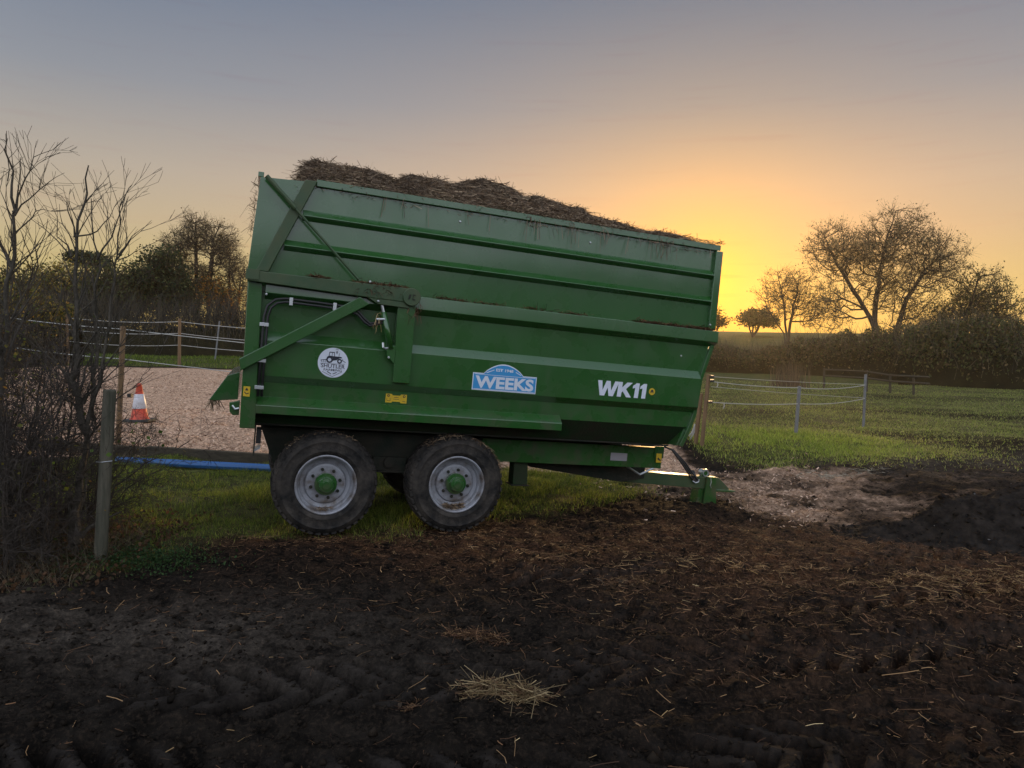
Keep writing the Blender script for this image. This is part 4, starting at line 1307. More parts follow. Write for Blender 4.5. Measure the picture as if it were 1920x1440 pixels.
# right: big willow with two main stems
Y = 60; b = tb(1655, 690, Y)
tree('field_tree', 'large spreading willow with two dark trunks behind the hedge on the right', b,
     [[rel(b, 1640, 600, Y), rel(b, 1648, 520, Y), rel(b, 1662, 450, Y), rel(b, 1680, 395, Y)],
      [rel(b, 1682, 615, Y), rel(b, 1700, 560, Y), rel(b, 1735, 505, Y), rel(b, 1770, 470, Y)],
      [rel(b, 1636, 600, Y), rel(b, 1600, 545, Y), rel(b, 1562, 480, Y), rel(b, 1545, 440, Y)],
      [rel(b, 1640, 620, Y), rel(b, 1620, 580, Y), rel(b, 1580, 560, Y)]],
     [blob(b, 1680, 440, 62, 55, Y, 3), blob(b, 1755, 490, 52, 60, Y, 3), blob(b, 1560, 470, 45, 55, Y, 3), blob(b, 1615, 480, 55, 50, Y, 3), blob(b, 1680, 530, 90, 60, Y, 3, .7), blob(b, 1560, 570, 40, 55, Y, 2.5, .9), blob(b, 1720, 590, 70, 35, Y, 2.5, .7)],
     1600, 17000, .14, AUT, 1, twig=1.1, leaf_spread=.14, r_tip=.006, k_tip=.00008, twigs=7)
Y = 58; b = tb(1835, 690, Y)
tree('field_tree', 'smaller round-crowned tree at the right edge beside the willow', b,
     [[rel(b, 1800, 630, Y), rel(b, 1820, 570, Y), rel(b, 1835, 520, Y)], [rel(b, 1840, 620, Y), rel(b, 1870, 570, Y)], [rel(b, 1770, 620, Y)]],
     [blob(b, 1828, 550, 48, 52, Y, 3), blob(b, 1865, 585, 45, 45, Y, 3), blob(b, 1795, 600, 50, 38, Y, 3), blob(b, 1750, 615, 35, 28, Y, 2)],
     700, 8500, .15, AUT[:2] + OLIVE, 2, leaf_spread=.14, r_tip=.007, k_tip=.00012, twigs=6)
Y = 64; b = tb(1476, 700, Y)
tree('field_tree', 'thin bare young tree glowing against the sunset left of the willow', b,
     [[rel(b, 1474, 620, Y), rel(b, 1468, 560, Y), rel(b, 1458, 510, Y)], [rel(b, 1480, 620, Y), rel(b, 1492, 560, Y), rel(b, 1500, 505, Y)], [rel(b, 1470, 625, Y), rel(b, 1440, 580, Y)]],
     [blob(b, 1460, 555, 38, 52, Y, 2.5), blob(b, 1500, 555, 34, 55, Y, 2.5), blob(b, 1525, 590, 25, 35, Y, 2)],
     520, 2400, .12, AUT, 3, leaf_spread=.12, twigs=6, r_tip=.006, k_tip=.00005)
Y = 105; b = tb(1412, 616, Y); 
tree('hill_tree', 'small dark dome-shaped tree on the hill skyline near the sun', b, [[rel(b, 1412, 604, Y)], [rel(b, 1400, 600, Y)], [rel(b, 1428, 602, Y)]],
     [blob(b, 1415, 597, 27, 13, Y, 3), blob(b, 1440, 604, 18, 10, Y, 2)], 260, 4200, .32, OLIVE, 4, leaf_spread=.3)
Y = 95; b = tb(1340, 618, Y)
tree('hill_tree', 'sparse bush on the skyline right against the trailer front', b, [[rel(b, 1338, 595, Y)], [rel(b, 1348, 600, Y)]],
     [blob(b, 1336, 594, 14, 16, Y, 2), blob(b, 1352, 606, 12, 9, Y, 2)], 120, 1300, .26, OLIVE, 5, leaf_spread=.25)

# left: trees behind the far fence
Y = 56; b = tb(392, 690, Y)
tree('poplar_tree', 'tall bare-stemmed poplar with wispy upright crown left of the trailer', b,
     [[rel(b, 372, 600, Y), rel(b, 368, 520, Y), rel(b, 366, 440, Y), rel(b, 368, 405, Y)], [rel(b, 390, 600, Y), rel(b, 394, 520, Y), rel(b, 400, 450, Y), rel(b, 412, 420, Y)], [rel(b, 365, 590, Y), rel(b, 345, 510, Y), rel(b, 330, 450, Y)]],
     [blob(b, 368, 445, 30, 40, Y, 2), blob(b, 412, 460, 30, 42, Y, 2), blob(b, 330, 470, 26, 35, Y, 2), blob(b, 375, 530, 55, 45, Y, 2, .8)],
     900, 5200, .14, AUT, 6, twigs=6, leaf_spread=.14, r_tip=.008, k_tip=.00010)
b = tb(440, 690, Y)
tree('poplar_tree', 'slim leafless tree half hidden behind the trailer tailgate', b, [[rel(b, 432, 590, Y), rel(b, 430, 530, Y), rel(b, 432, 470, Y)], [rel(b, 440, 600, Y), rel(b, 452, 520, Y)]],
     [blob(b, 436, 500, 22, 48, Y, 2), blob(b, 455, 540, 22, 50, Y, 2)], 300, 1300, .13, AUT, 7, twigs=6, leaf_spread=.14, r_tip=.007, k_tip=.00006)
Y = 52; b = tb(300, 690, Y)
tree('evergreen_tree', 'dense dark green tree left of the poplar behind the arena', b, [[rel(b, 300, 560, Y), rel(b, 305, 490, Y)]],
     [blob(b, 303, 520, 38, 50, Y, 2.5), blob(b, 270, 545, 34, 40, Y, 2.5), blob(b, 330, 560, 30, 40, Y, 2.5)], 520, 11000, .20, DARKG + OLIVE[:2], 8, leaf_spread=.30, twigs=5)
Y = 54; b = tb(408, 690, Y)
tree('autumn_tree', 'small orange-leaved tree below the poplar crown', b, [[rel(b, 408, 570, Y)]], [blob(b, 404, 555, 26, 32, Y, 2), blob(b, 425, 575, 20, 35, Y, 2)], 180, 2600, .18, ORNG + OLIVE[:1], 9, leaf_spread=.3)
for i, (px, py, rx, ry, pal, lb) in enumerate(((215, 545, 42, 52, OLIVE, 'olive bushy tree between the sapling stems and the dark evergreen'), (130, 545, 48, 55, YELL, 'yellowing rounded tree behind the left saplings'),
                                                (40, 550, 55, 55, OLIVE + YELL[:1], 'broad olive tree at the far left edge behind the thicket'))):
    Y = 50 + i; b = tb(px, 690, Y)
    tree('hedgerow_tree', lb, b, [[rel(b, px, 580, Y), rel(b, px + 4, 510, Y)]], [blob(b, px, py, rx, ry, Y, 2.5), blob(b, px + 25, py + 20, rx * .8, ry * .7, Y, 2.5), blob(b, px - 25, py + 15, rx * .8, ry * .7, Y, 2)],
         420, 6500, .20, pal, 20 + i, leaf_spread=.30, twigs=6)
Y = 90; b = tb(165, 640, Y)
tree('pine_tree', 'flat-topped dark pine rising above the left tree line', b, [[rel(b, 163, 500, Y)]], [blob(b, 160, 486, 28, 6, Y, 3), blob(b, 180, 492, 20, 4, Y, 2)], 90, 3000, .4, DARKG, 31, leaf_spread=.35)


# ---- hedges
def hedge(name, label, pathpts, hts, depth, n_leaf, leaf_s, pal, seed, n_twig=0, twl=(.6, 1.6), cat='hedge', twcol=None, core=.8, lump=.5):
    r = np.random.default_rng(seed)
    P = np.array(pathpts, float); seg = np.linalg.norm(np.diff(P[:, :2], axis=0), axis=1); s_ = np.concatenate([[0], np.cumsum(seg)])
    tot = s_[-1]
    b = P[0].copy()
    def along(s): return np.stack([np.interp(s, s_, P[:, i]) for i in range(3)], -1)
    def hh(s): return np.interp(s, s_, hts) * (1 + lump * fbm(s * .35, np.full_like(s, seed * 3.3), 3, 2) * 1.3)
    tang = unit(along(np.array([tot])) - along(np.array([0])))[0]; nrm = np.array([-tang[1], tang[0], 0])
    e = empty(name, tuple(b), label, cat)
    ns, na = max(20, int(tot / .5)), 12
    S = np.linspace(0, tot, ns); A_ = np.linspace(0, math.pi, na)
    c = along(S); gz = H0(c[:, 0], c[:, 1])
    V_ = np.zeros((ns, na, 3))
    for j, a_ in enumerate(A_):
        rr = 1 + .35 * fbm(S * .9, np.full(ns, j * .7 + seed), 3, 5)
        off = math.cos(a_) * depth * core * rr
        V_[:, j, :2] = c[:, :2] + nrm[:2] * off[:, None]
        V_[:, j, 2] = gz - .2 + (math.sin(a_) ** .7) * hh(S) * core * rr
    f0 = (np.arange(ns - 1)[:, None] * na + np.arange(na - 1)[None]).ravel()
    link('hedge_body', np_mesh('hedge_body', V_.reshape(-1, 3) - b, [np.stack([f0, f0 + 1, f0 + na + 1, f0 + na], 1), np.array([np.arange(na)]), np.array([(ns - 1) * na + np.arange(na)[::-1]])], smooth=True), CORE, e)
    def scatter(n, lo=.55, hi=1.12):
        s = r.uniform(0, tot, n); a_ = np.arccos(r.uniform(-1, 1, n)); rad = r.uniform(lo, hi, n)
        c = along(s); gz = H0(c[:, 0], c[:, 1]); q_ = c.copy()
        q_[:, :2] += nrm[:2] * (np.cos(a_) * depth * rad)[:, None]; q_[:, 2] = gz + np.sin(a_) ** .7 * hh(s) * rad
        return q_
    c = scatter(n_leaf); v, f, cl = quads(c - b, r.uniform(.6, 1.5, n_leaf) * leaf_s, cols(n_leaf, pal, .3, r), r=r)
    link('leaves', np_mesh('leaves', v, [f], cl), LEAF, e)
    if n_twig:
        c = scatter(n_twig, .6, 1.0); L = r.uniform(*twl, n_twig)
        d = unit(np.stack([r.normal(0, .35, n_twig), r.normal(0, .35, n_twig), np.ones(n_twig)], 1)) * L[:, None]
        side = unit(np.cross(d, np.tile(nrm, (n_twig, 1)))) 
        v, f, cl = ribbons(c - b, d, r.normal(0, .15, (n_twig, 3)), r.uniform(.015, .035, n_twig), side, cols(n_twig, twcol or [(.10, .085, .06), (.06, .05, .04), (.15, .125, .08)], .2, r), 2)
        link('stems', np_mesh('stems', v, [f], cl), STRAW, e)
    return e


def gpath(pts): return [tuple(np.append(at(x, 700, Y)[:2], float(H0(*at(x, 700, Y)[:2])))) for x, Y in pts]


BR = [(.11, .085, .042), (.095, .095, .036), (.075, .072, .032), (.16, .12, .062), (.085, .10, .035)]
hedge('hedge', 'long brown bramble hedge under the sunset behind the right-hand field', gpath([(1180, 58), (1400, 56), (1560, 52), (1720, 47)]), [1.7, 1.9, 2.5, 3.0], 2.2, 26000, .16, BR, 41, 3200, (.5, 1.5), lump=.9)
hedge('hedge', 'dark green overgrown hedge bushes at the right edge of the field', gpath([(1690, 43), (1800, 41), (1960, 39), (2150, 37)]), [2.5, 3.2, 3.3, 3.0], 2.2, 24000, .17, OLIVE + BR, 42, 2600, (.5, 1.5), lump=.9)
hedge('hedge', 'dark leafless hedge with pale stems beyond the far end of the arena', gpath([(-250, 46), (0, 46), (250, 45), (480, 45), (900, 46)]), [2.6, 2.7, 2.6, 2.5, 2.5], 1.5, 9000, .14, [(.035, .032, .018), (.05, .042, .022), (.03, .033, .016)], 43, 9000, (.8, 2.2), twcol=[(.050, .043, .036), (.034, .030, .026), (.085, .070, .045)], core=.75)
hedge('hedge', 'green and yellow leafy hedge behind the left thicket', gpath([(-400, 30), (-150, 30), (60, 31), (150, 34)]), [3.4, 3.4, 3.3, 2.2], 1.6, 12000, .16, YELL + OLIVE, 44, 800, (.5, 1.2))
# wood behind the photographer, seen mirrored in the trailer's paint
r_ = np.random.default_rng(77)
th = np.radians(np.linspace(-75, 75, 160)); rad_ = 52 + 5 * fbm(np.linspace(0, 14, 160), np.zeros(160), 3, 1)
ht = 7.4 + 5.5 * (fbm(np.linspace(0, 24, 160), np.full(160, 3.), 4, 6) + .25)
wv = []
for j, (dr, hf) in enumerate(((0, -.1), (0, .6), (1.2, .88), (3, 1.0), (6, .8), (8, -.1))):
    rr = rad_ + dr; wv.append(np.stack([np.sin(th) * rr, -np.cos(th) * rr, ht * hf * (1 + .05 * r_.normal(size=160))], 1))
wv = np.stack(wv, 1); f0 = (np.arange(159)[:, None] * 6 + np.arange(5)[None]).ravel()
link('distant_wood', np_mesh('distant_wood', wv.reshape(-1, 3), [np.stack([f0, f0 + 1, f0 + 7, f0 + 6], 1)], smooth=True), CORE, None,
     'line of dark woodland mirrored in the upper trailer panels', 'wood', kind='stuff')


# ================================================================== NEAR SAPLINGS AND THICKET
def shoots(name, label, base, stems, seed, cat='shrub', n1=7, n2=5, n3=3, l1=.55, ang=.75, leaf_n=0, leaf_pal=None, leaf_s=.05, up=.35, group=None, rmin=.0018, z0=.12):
    """bare branching shrub: stems are (points rel. to base, base radius)"""
    r = np.random.default_rng(seed); base = np.array(base, float)
    P0, P1, R0, R1, LP = [], [], [], [], []
    ztop = max(p[2] for st_ in stems for p in st_[0])
    def grow(p, d, L, rad, lev):
        n = max(3, int(L / .09)); n = min(n, 9); st_ = L / n; pts = [p.copy()]
        for i in range(n):
            d = d + r.normal(0, .11, 3) + np.array([0, 0, up * .06]); d = d / np.linalg.norm(d)
            if p[2] > ztop - .02: break
            q_ = p + d * st_; ra = max(rmin, rad * (1 - .75 * i / n)); rb = max(rmin * .7, rad * (1 - .75 * (i + 1) / n))
            P0.append(p); P1.append(q_); R0.append(ra); R1.append(rb); p = q_; pts.append(p.copy())
        kids(pts, d, L, rad, lev)
        LP.append(p)
    def kids(pts, d, L, rad, lev):
        k = {1: n2, 2: n3}.get(lev, 0) if len(pts) > 1 else 0
        for _ in range(r.poisson(k)):
            i = r.integers(1, len(pts)); i = min(i, len(pts) - 1)
            dd = pts[i] - pts[i - 1]; dd = dd / (np.linalg.norm(dd) + 1e-9)
            a_ = r.normal(size=3); a_ -= dd * (a_ @ dd); a_ /= np.linalg.norm(a_) + 1e-9
            t = r.uniform(.45, 1.1) * ang
            nd = dd * math.cos(t) + a_ * math.sin(t) + np.array([0, 0, up * .3])
            grow(pts[i].copy(), nd / np.linalg.norm(nd), L * r.uniform(.35, .65), max(rmin, rad * .5), lev + 1)
    for (pts, rad, nk) in stems:
        pts = [np.array(p, float) for p in pts]; fine = []
        for i in range(len(pts) - 1):
            L = np.linalg.norm(pts[i + 1] - pts[i]); n = max(2, int(L / .12))
            for k in range(n): fine.append(pts[i] + (pts[i + 1] - pts[i]) * k / n + r.normal(0, .012, 3))
        fine.append(pts[-1]); m_ = len(fine)
        rr = [max(rmin, rad * (1 - .86 * (i / (m_ - 1)) ** .8)) for i in range(m_)]
        for i in range(m_ - 1):
            P0.append(fine[i]); P1.append(fine[i + 1]); R0.append(rr[i]); R1.append(rr[i + 1])
        for _ in range(nk):
            i = int(m_ * r.uniform(z0, .88)); i = min(max(1, i), m_ - 1)
            dd = fine[i] - fine[i - 1]; dd = dd / np.linalg.norm(dd)
            a_ = r.normal(size=3); a_ -= dd * (a_ @ dd); a_ /= np.linalg.norm(a_)
            t = r.uniform(.5, 1.15) * ang; nd = dd * math.cos(t) + a_ * math.sin(t) + np.array([0, 0, up * .5])
            grow(fine[i].copy(), nd / np.linalg.norm(nd), l1 * r.uniform(.5, 1.5) * (1 - .45 * i / m_), max(rmin * 1.6, rr[i] * .45), 1)
    v, f = tubes_np(P0, P1, np.array(R0), np.array(R1), 5)
    e = empty(name, tuple(base), label, cat, group)
    link('branches', np_mesh('branches', v, [f], smooth=True), BARK if cat == 'tree' else TWIG, e)
    if leaf_n:
        LPa = np.array(LP); LPa = LPa[LPa[:, 2] < (1.45 if cat == 'tree' else 2.4)]; k = r.integers(0, len(LPa), leaf_n); c = LPa[k] + r.normal(0, .05, (leaf_n, 3))
        v, f, cl = quads(c, r.uniform(.6, 1.4, leaf_n) * leaf_s, cols(leaf_n, leaf_pal, .2, r), .8, r=r)
        link('leaves', np_mesh('leaves', v, [f], cl), LEAF, e)
    return e


def S(b, Y, pts): return [tuple(at(x, y, Y + (dy if False else 0)) - b) for (x, y) in pts]


Y = 6.85; b = gp(137, 1040); Y = b[1]
def R3(pts): return [tuple(at(p[0], p[1], Y + (p[2] if len(p) > 2 else 0)) - b) for p in pts]
SAP = 'bare saplings at the left'
shoots('sapling', 'bare grey sapling with a forked trunk just left of the round post', b,
       [(R3([(137, 1045), (140, 960), (150, 900), (160, 840), (163, 810)]), .075, 6),
        (R3([(150, 900), (175, 870, -.1), (205, 830, -.15), (250, 790, -.2)]), .011, 9), (R3([(160, 830), (190, 790, -.1), (225, 745, -.15), (285, 700, -.2)]), .012, 10),
        (R3([(158, 760), (190, 700, -.1), (225, 650, -.1), (262, 580, -.1)]), .013, 12), (R3([(145, 930), (180, 905, -.1), (220, 890, -.2), (262, 880, -.25)]), .008, 7), (R3([(150, 780), (100, 720, .1), (60, 640, .15)]), .013, 12),
        (R3([(163, 815), (150, 770), (141, 720), (146, 640), (142, 540), (141, 447), (157, 385), (166, 310)]), .040, 26),
        (R3([(141, 447), (128, 400), (114, 367)]), .010, 0), (R3([(141, 447), (185, 430), (205, 405), (222, 375)]), .009, 1),
        (R3([(160, 830), (172, 760, .1), (182, 660, .15), (178, 560, .1), (184, 487, .1), (175, 420, .1), (171, 372, .1)]), .026, 22),
        (R3([(184, 487, .1), (205, 445, .1), (228, 390, .1), (238, 358, .1)]), .011, 3),
        (R3([(170, 790, -.1), (195, 690, -.2), (208, 560, -.2), (217, 440, -.2), (238, 365, -.25), (248, 346, -.25)]), .018, 16),
        (R3([(222, 487, -.1), (250, 450, -.2), (284, 413, -.2)]), .008, 2), (R3([(223, 480, -.1), (245, 445, 0), (285, 417, .1)]), .007, 1), (R3([(222, 487, -.1), (255, 470, -.3), (283, 462, -.3)]), .006, 2),
        (R3([(141, 480), (110, 440, .1), (97, 385, .1)]), .009, 2), (R3([(141, 490), (120, 470, -.1), (85, 430, -.1), (40, 395, -.1)]), .010, 3)],
       51, 'tree', n2=1.6, n3=1, l1=.55, ang=.62, leaf_n=30, leaf_pal=[(.16, .20, .03), (.10, .16, .03)], leaf_s=.05, up=.5, group=SAP)
b = gp(28, 1052); Y = b[1]
shoots('sapling', 'tall bare sapling with upright branches at the left edge of the picture', b,
       [(R3([(20, 1052), (10, 900), (0, 760), (8, 640), (15, 530), (25, 480), (26, 400), (24, 395)]), .060, 26),
        (R3([(24, 400), (20, 345), (12, 290), (10, 268), (0, 262)]), .014, 4), (R3([(10, 335), (18, 300), (35, 275)]), .006, 1),
        (R3([(26, 395), (45, 340), (62, 295), (80, 282)]), .010, 5), (R3([(28, 400), (60, 370), (90, 340), (121, 324)]), .009, 3), (R3([(26, 398), (35, 350), (38, 300), (44, 294)]), .008, 3),
        (R3([(25, 440), (60, 405), (80, 395), (108, 390)]), .008, 4), (R3([(20, 500), (-20, 420), (-40, 330), (-30, 260)]), .018, 12),
        (R3([(5, 700), (40, 600, .2), (60, 520, .2), (75, 470, .2), (90, 410, .2)]), .018, 14), (R3([(0, 800), (-60, 640, .3), (-90, 480, .3)]), .025, 14)],
       52, 'tree', n2=2.6, n3=1.6, l1=.6, ang=.62, up=.5, group=SAP)
# thicket of twiggy shrubs
for i, (px, py, lean, hgt, sd) in enumerate(((75, 1062, -.2, 2.0, 61), (10, 1080, .1, 2.3, 62), (-70, 1060, .25, 2.7, 63), (110, 1010, .1, 2.1, 64), (40, 990, 0, 2.7, 65), (-30, 985, .2, 2.9, 66), (165, 1000, .35, 1.25, 67))):
    b = gp(px, py); r2 = np.random.default_rng(sd); stems_ = []
    for k in range(9):
        a_ = r2.uniform(0, 2 * math.pi); s1 = r2.uniform(.2, .75); h_ = hgt * r2.uniform(.6, 1.1)
        d0 = np.array([math.cos(a_) * s1 + lean, math.sin(a_) * s1 * .8, 0])
        stems_.append(([(.04 * math.cos(a_), .04 * math.sin(a_), -.05), tuple(d0 * .35 + np.array([0, 0, h_ * .5])), tuple(d0 * .85 + np.array([0, 0, h_ * .85])), tuple(d0 * 1.25 + np.array([0, 0, h_]))], r2.uniform(.008, .018), 12))
    LB = ['dense twiggy hawthorn shrub at the foot of the left sapling', 'twiggy shrub at the lower left corner of the thicket', 'outermost shrub of the thicket cut by the left picture edge', 'low twiggy shrub between the two saplings',
          'dark tangled shrub in the middle of the left thicket', 'tall tangled shrub at the back left of the thicket', 'short arching shrub reaching out past the round post'][i]
    shoots('thicket_shrub', LB, b, stems_, sd, 'shrub', n2=6, n3=3, l1=.5, ang=1.15, up=.06, leaf_n=420 if i in (4, 5, 2) else 60, leaf_pal=[(.20, .17, .035), (.13, .13, .03), (.09, .12, .03), (.24, .15, .04)], leaf_s=.034, group='shrubs of the left thicket', z0=.08)
# fallen bough
b = gp(85, 1002); 
FB = empty('fallen_bough', tuple(b), 'thin grey bough leaning out of the thicket at the lower left', 'branch')
MB().tube([np.array([.12, 0, -.03]), np.array([0, 0, .06]), at(45, 965, b[1] - .1) - b, at(0, 928, b[1] - .2) - b, at(-60, 880, b[1] - .2) - b], [.022, .024, .021, .018, .012], 7).build('bough', BARK, FB, smooth=True)

# dead weed tuft in the field
b = gp(1480, 726)
WEED = empty('dead_weed', tuple(b), 'clump of tall reddish dead weed stalks in the right-hand field', 'weed')
n = 240; r2 = np.random.default_rng(9)
bs = np.stack([r2.normal(0, .45, n), r2.normal(0, .3, n), np.zeros(n)], 1); hh_ = r2.uniform(.4, 1.5, n)
vv_ = np.stack([r2.normal(0, .10, n), r2.normal(0, .1, n), hh_], 1)
v, f, c = ribbons(bs, vv_, r2.normal(0, .1, (n, 3)), r2.uniform(.02, .04, n), np.tile([[1., 0, 0]], (n, 1)), cols(n, [(.13, .085, .05), (.17, .12, .07), (.09, .065, .04)], .2), 2)
link('stalks', np_mesh('stalks', v, [f], c), STRAW, WEED)

# ================================================================== SOIL HEAP ON THE RIGHT
HC = at(2105, 930, 8.7); HC[2] = float(H0(HC[0], HC[1]))
hx, hy = np.meshgrid(np.linspace(-4.2, 3.4, 210), np.linspace(-1.9, 1.9, 120))
rr = np.sqrt((hx / 2.6) ** 2 + (hy / 1.4) ** 2)
tail = np.exp(-(((hx + 1.9) / 1.15) ** 2 + ((hy - .1) / .55) ** 2)) * .19
hz_ = .95 * np.clip(1 - rr, 0, 1) ** 1.1 + tail
hz_ = hz_ * (1 + .5 * fbm(hx * 1.6, hy * 1.6, 4, 31)) + (fbm(hx * 6, hy * 6, 4, 32) * .11 + np.abs(fbm(hx * 14, hy * 14, 3, 33)) * .10) * ss(0, .12, hz_)
gz_ = HF(HC[0] + hx, HC[1] + hy) - HC[2]
hz_ = gz_ - .035 + hz_ - .03 * (1 - ss(0, .03, hz_))
ny3, nx3 = hx.shape; ii = (np.arange(ny3 - 1)[:, None] * nx3 + np.arange(nx3 - 1)[None]).ravel()
HP = empty('soil_heap', tuple(HC), 'heap of black soil and compost at the right edge of the yard', 'heap')
link('mound', np_mesh('mound', np.stack([hx.ravel(), hy.ravel(), hz_.ravel()], 1), [np.stack([ii, ii + 1, ii + nx3 + 1, ii + nx3], 1)], smooth=True), SOIL, HP)


def lumps(x, y, z, s, r=rng):
    """irregular octahedral clods"""
    N = len(x); B = np.array([[1, 0, 0], [-1, 0, 0], [0, 1, 0], [0, -1, 0], [0, 0, .7], [0, 0, -.7]])
    P = B[None] * r.uniform(.55, 1.35, (N, 6, 1)) + r.normal(0, .18, (N, 6, 3))
    a_ = r.uniform(0, 6.28, N); ca, sa = np.cos(a_)[:, None], np.sin(a_)[:, None]
    Q = P.copy(); Q[:, :, 0] = P[:, :, 0] * ca - P[:, :, 1] * sa; Q[:, :, 1] = P[:, :, 0] * sa + P[:, :, 1] * ca
    Q = Q * s[:, None, None] + np.stack([x, y, z], 1)[:, None]
    F8 = np.array([[0, 2, 4], [2, 1, 4], [1, 3, 4], [3, 0, 4], [2, 0, 5], [1, 2, 5], [3, 1, 5], [0, 3, 5]])
    k = np.arange(N)[:, None, None] * 6
    return Q.reshape(-1, 3), (F8[None] + k).reshape(-1, 3)


n = 2600; k = rng.integers(0, hx.size, n)
keep = (hz_ - gz_).ravel()[k] > .0
k = k[keep]; n = len(k)
v, f = lumps(hx.ravel()[k], hy.ravel()[k], hz_.ravel()[k] + .005, rng.uniform(.008, .035, n) * (1 + (rng.random(n) < .04) * 1.2))
link('clods', np_mesh('clods', v, [f]), SOIL, HP, kind='stuff')
n = 60; k = rng.integers(0, hx.size, 600); k = k[(hz_ - gz_).ravel()[k] > .03][:n]
v, f = lumps(hx.ravel()[k], hy.ravel()[k], hz_.ravel()[k] + .01, rng.uniform(.008, .020, len(k)))
link('pebbles', np_mesh('pebbles', v, [f]), mat('pebble', (.16, .15, .145), .8), HP, kind='stuff')

# ================================================================== SCATTER: CLODS, STRAW, GRASS
n = 16000
cy = 2.6 * np.exp(rng.random(n) * math.log(13 / 2.6)); cx = rng.uniform(-1, 1, n) * (cy * .78 + .3)
kp = (grass_mask(cx, cy) < .4) & (chip_mask(cx, cy) < .6); cx, cy = cx[kp], cy[kp]; n = len(cx)
v, f = lumps(cx, cy, HF(cx, cy) + .002, np.minimum(.045, rng.lognormal(-4.7, .55, n)))
link('soil_clods', np_mesh('soil_clods', v, [f]), mat('clod_soil', (.007, .006, .005), .95, col2=(.034, .026, .019), scale=5, spec=0.03), None, 'dark crumbs of soil scattered over the muddy yard', 'soil', kind='stuff')


def straw_ground(x, y, L, wd, pal, lift=.006, n_up=.18, r=rng):
    N = len(x); z = HF(x, y) + lift
    a_ = r.uniform(0, 2 * math.pi, N); d = np.stack([np.cos(a_), np.sin(a_), r.normal(0, n_up, N)], 1); ln = r.uniform(*L, N)[:, None] * r.uniform(.5, 1.2, (N, 1))
    b = np.stack([x, y, z], 1) - d * ln * .5
    b[:, 2] = np.maximum(b[:, 2], z)
    side = unit(np.cross(d, np.stack([r.normal(0, .7, N), r.normal(0, .7, N), np.ones(N)], 1)))
    bend = np.stack([r.normal(0, .45, N), r.normal(0, .45, N), r.normal(.0, .12, N)], 1) * ln
    return ribbons(b, d * ln, bend, r.uniform(*wd, N), side, cols(N, pal, .3, r), 2, False)


n = 190000
cy = 2.6 * np.exp(rng.random(n) * math.log(13 / 2.6)); cx = rng.uniform(-1, 1, n) * (cy * .78 + .3)
dens = .06 + .95 * litter_mask(cx, cy) + .10 * ss(-.1, .25, fbm(cx * 1.3, cy * 1.3, 3, 41))
dens = dens * (1 - .8 * chip_mask(cx, cy)) * (1 - .45 * grass_mask(cx, cy)) * (.12 + .88 * ss(3.6, 6.2, cy))
kp = rng.random(n) < dens; cx, cy = cx[kp], cy[kp]
LITP = [(.10, .052, .028), (.16, .085, .043), (.055, .028, .016), (.27, .165, .08), (.035, .019, .012), (.12, .064, .032), (.045, .026, .016)]
A = straw_ground(cx, cy, (.015, .10), (.002, .0055), LITP)
n = 1000
cy = 2.8 * np.exp(rng.random(n) * math.log(12 / 2.8)); cx = rng.uniform(-1, 1, n) * (cy * .78 + .3)
kp = rng.random(n) < (.16 + .55 * litter_mask(cx, cy) + .3 * grey_mask(cx, cy)) * (1 - .7 * chip_mask(cx, cy)); cx, cy = cx[kp], cy[kp]
B = straw_ground(cx, cy, (.03, .14), (.0025, .0055), GOLD[1:] + [(.2, .13, .06), (.14, .09, .045)], .010, .15)
# golden patch trodden in on the right, pale wisps at the field's edge
n = 2600; cx = rng.normal(4.6, .75, n); cy = 6.7 + .18 * (cx - 4.6) + rng.normal(0, .26, n)
C_ = straw_ground(cx, cy, (.04, .13), (.003, .006), GOLD[1:2] + LITP[:4] + [(.22, .14, .055)], .010)
n = 900; cx = rng.normal(1.9, .6, n); cy = rng.normal(6.9, .22, n)
D_ = straw_ground(cx, cy, (.04, .14), (.003, .006), GOLD[1:2] + LITP[:4], .010)
n = 260; p = gp(1570, 888); cx = rng.normal(p[0], .40, n); cy = rng.normal(p[1], .10, n)
E_ = straw_ground(cx, cy, (.06, .18), (.004, .008), [(.36, .32, .24), (.27, .24, .17)], .015)
v_, f_, c_ = merge(A, B, C_, D_, E_)
link('straw_litter', np_mesh('straw_litter', v_, [f_], c_), STRAW, None, 'brown and gold straw trodden into the muddy yard', 'straw', kind='stuff')

# bark chips on the arena and its spill
n = 60000
cy = 9.0 * np.exp(rng.random(n) * math.log(30 / 9.0)); cx = rng.uniform(-1, .55, n) * (cy * .78 + .3)
kp = rng.random(n) < chip_mask(cx, cy) * .9; cx, cy = cx[kp], cy[kp]; n = len(cx)
z = HF(cx, cy); a_ = rng.uniform(0, 6.28, n); ln = rng.uniform(.02, .06, n) * (1 + cy / 40)
d = np.stack([np.cos(a_), np.sin(a_), rng.normal(0, .35, n)], 1) * ln[:, None]
side = unit(np.cross(d, np.stack([rng.normal(0, .8, n), rng.normal(0, .8, n), np.ones(n)], 1)))
v, f, c = ribbons(np.stack([cx, cy, z + .008], 1) - d * .5, d, rng.normal(0, .01, (n, 3)), rng.uniform(.006, .014, n) * (1 + cy / 40), side, cols(n, [(.60, .41, .29), (.46, .30, .205), (.74, .52, .38), (.22, .13, .085), (.40, .26, .175)], .25), 1, False)
link('wood_chips', np_mesh('wood_chips', v, [f], c), STRAW, None, 'tan wood chips covering the riding arena and spilling past its corner', 'wood chips', kind='stuff')


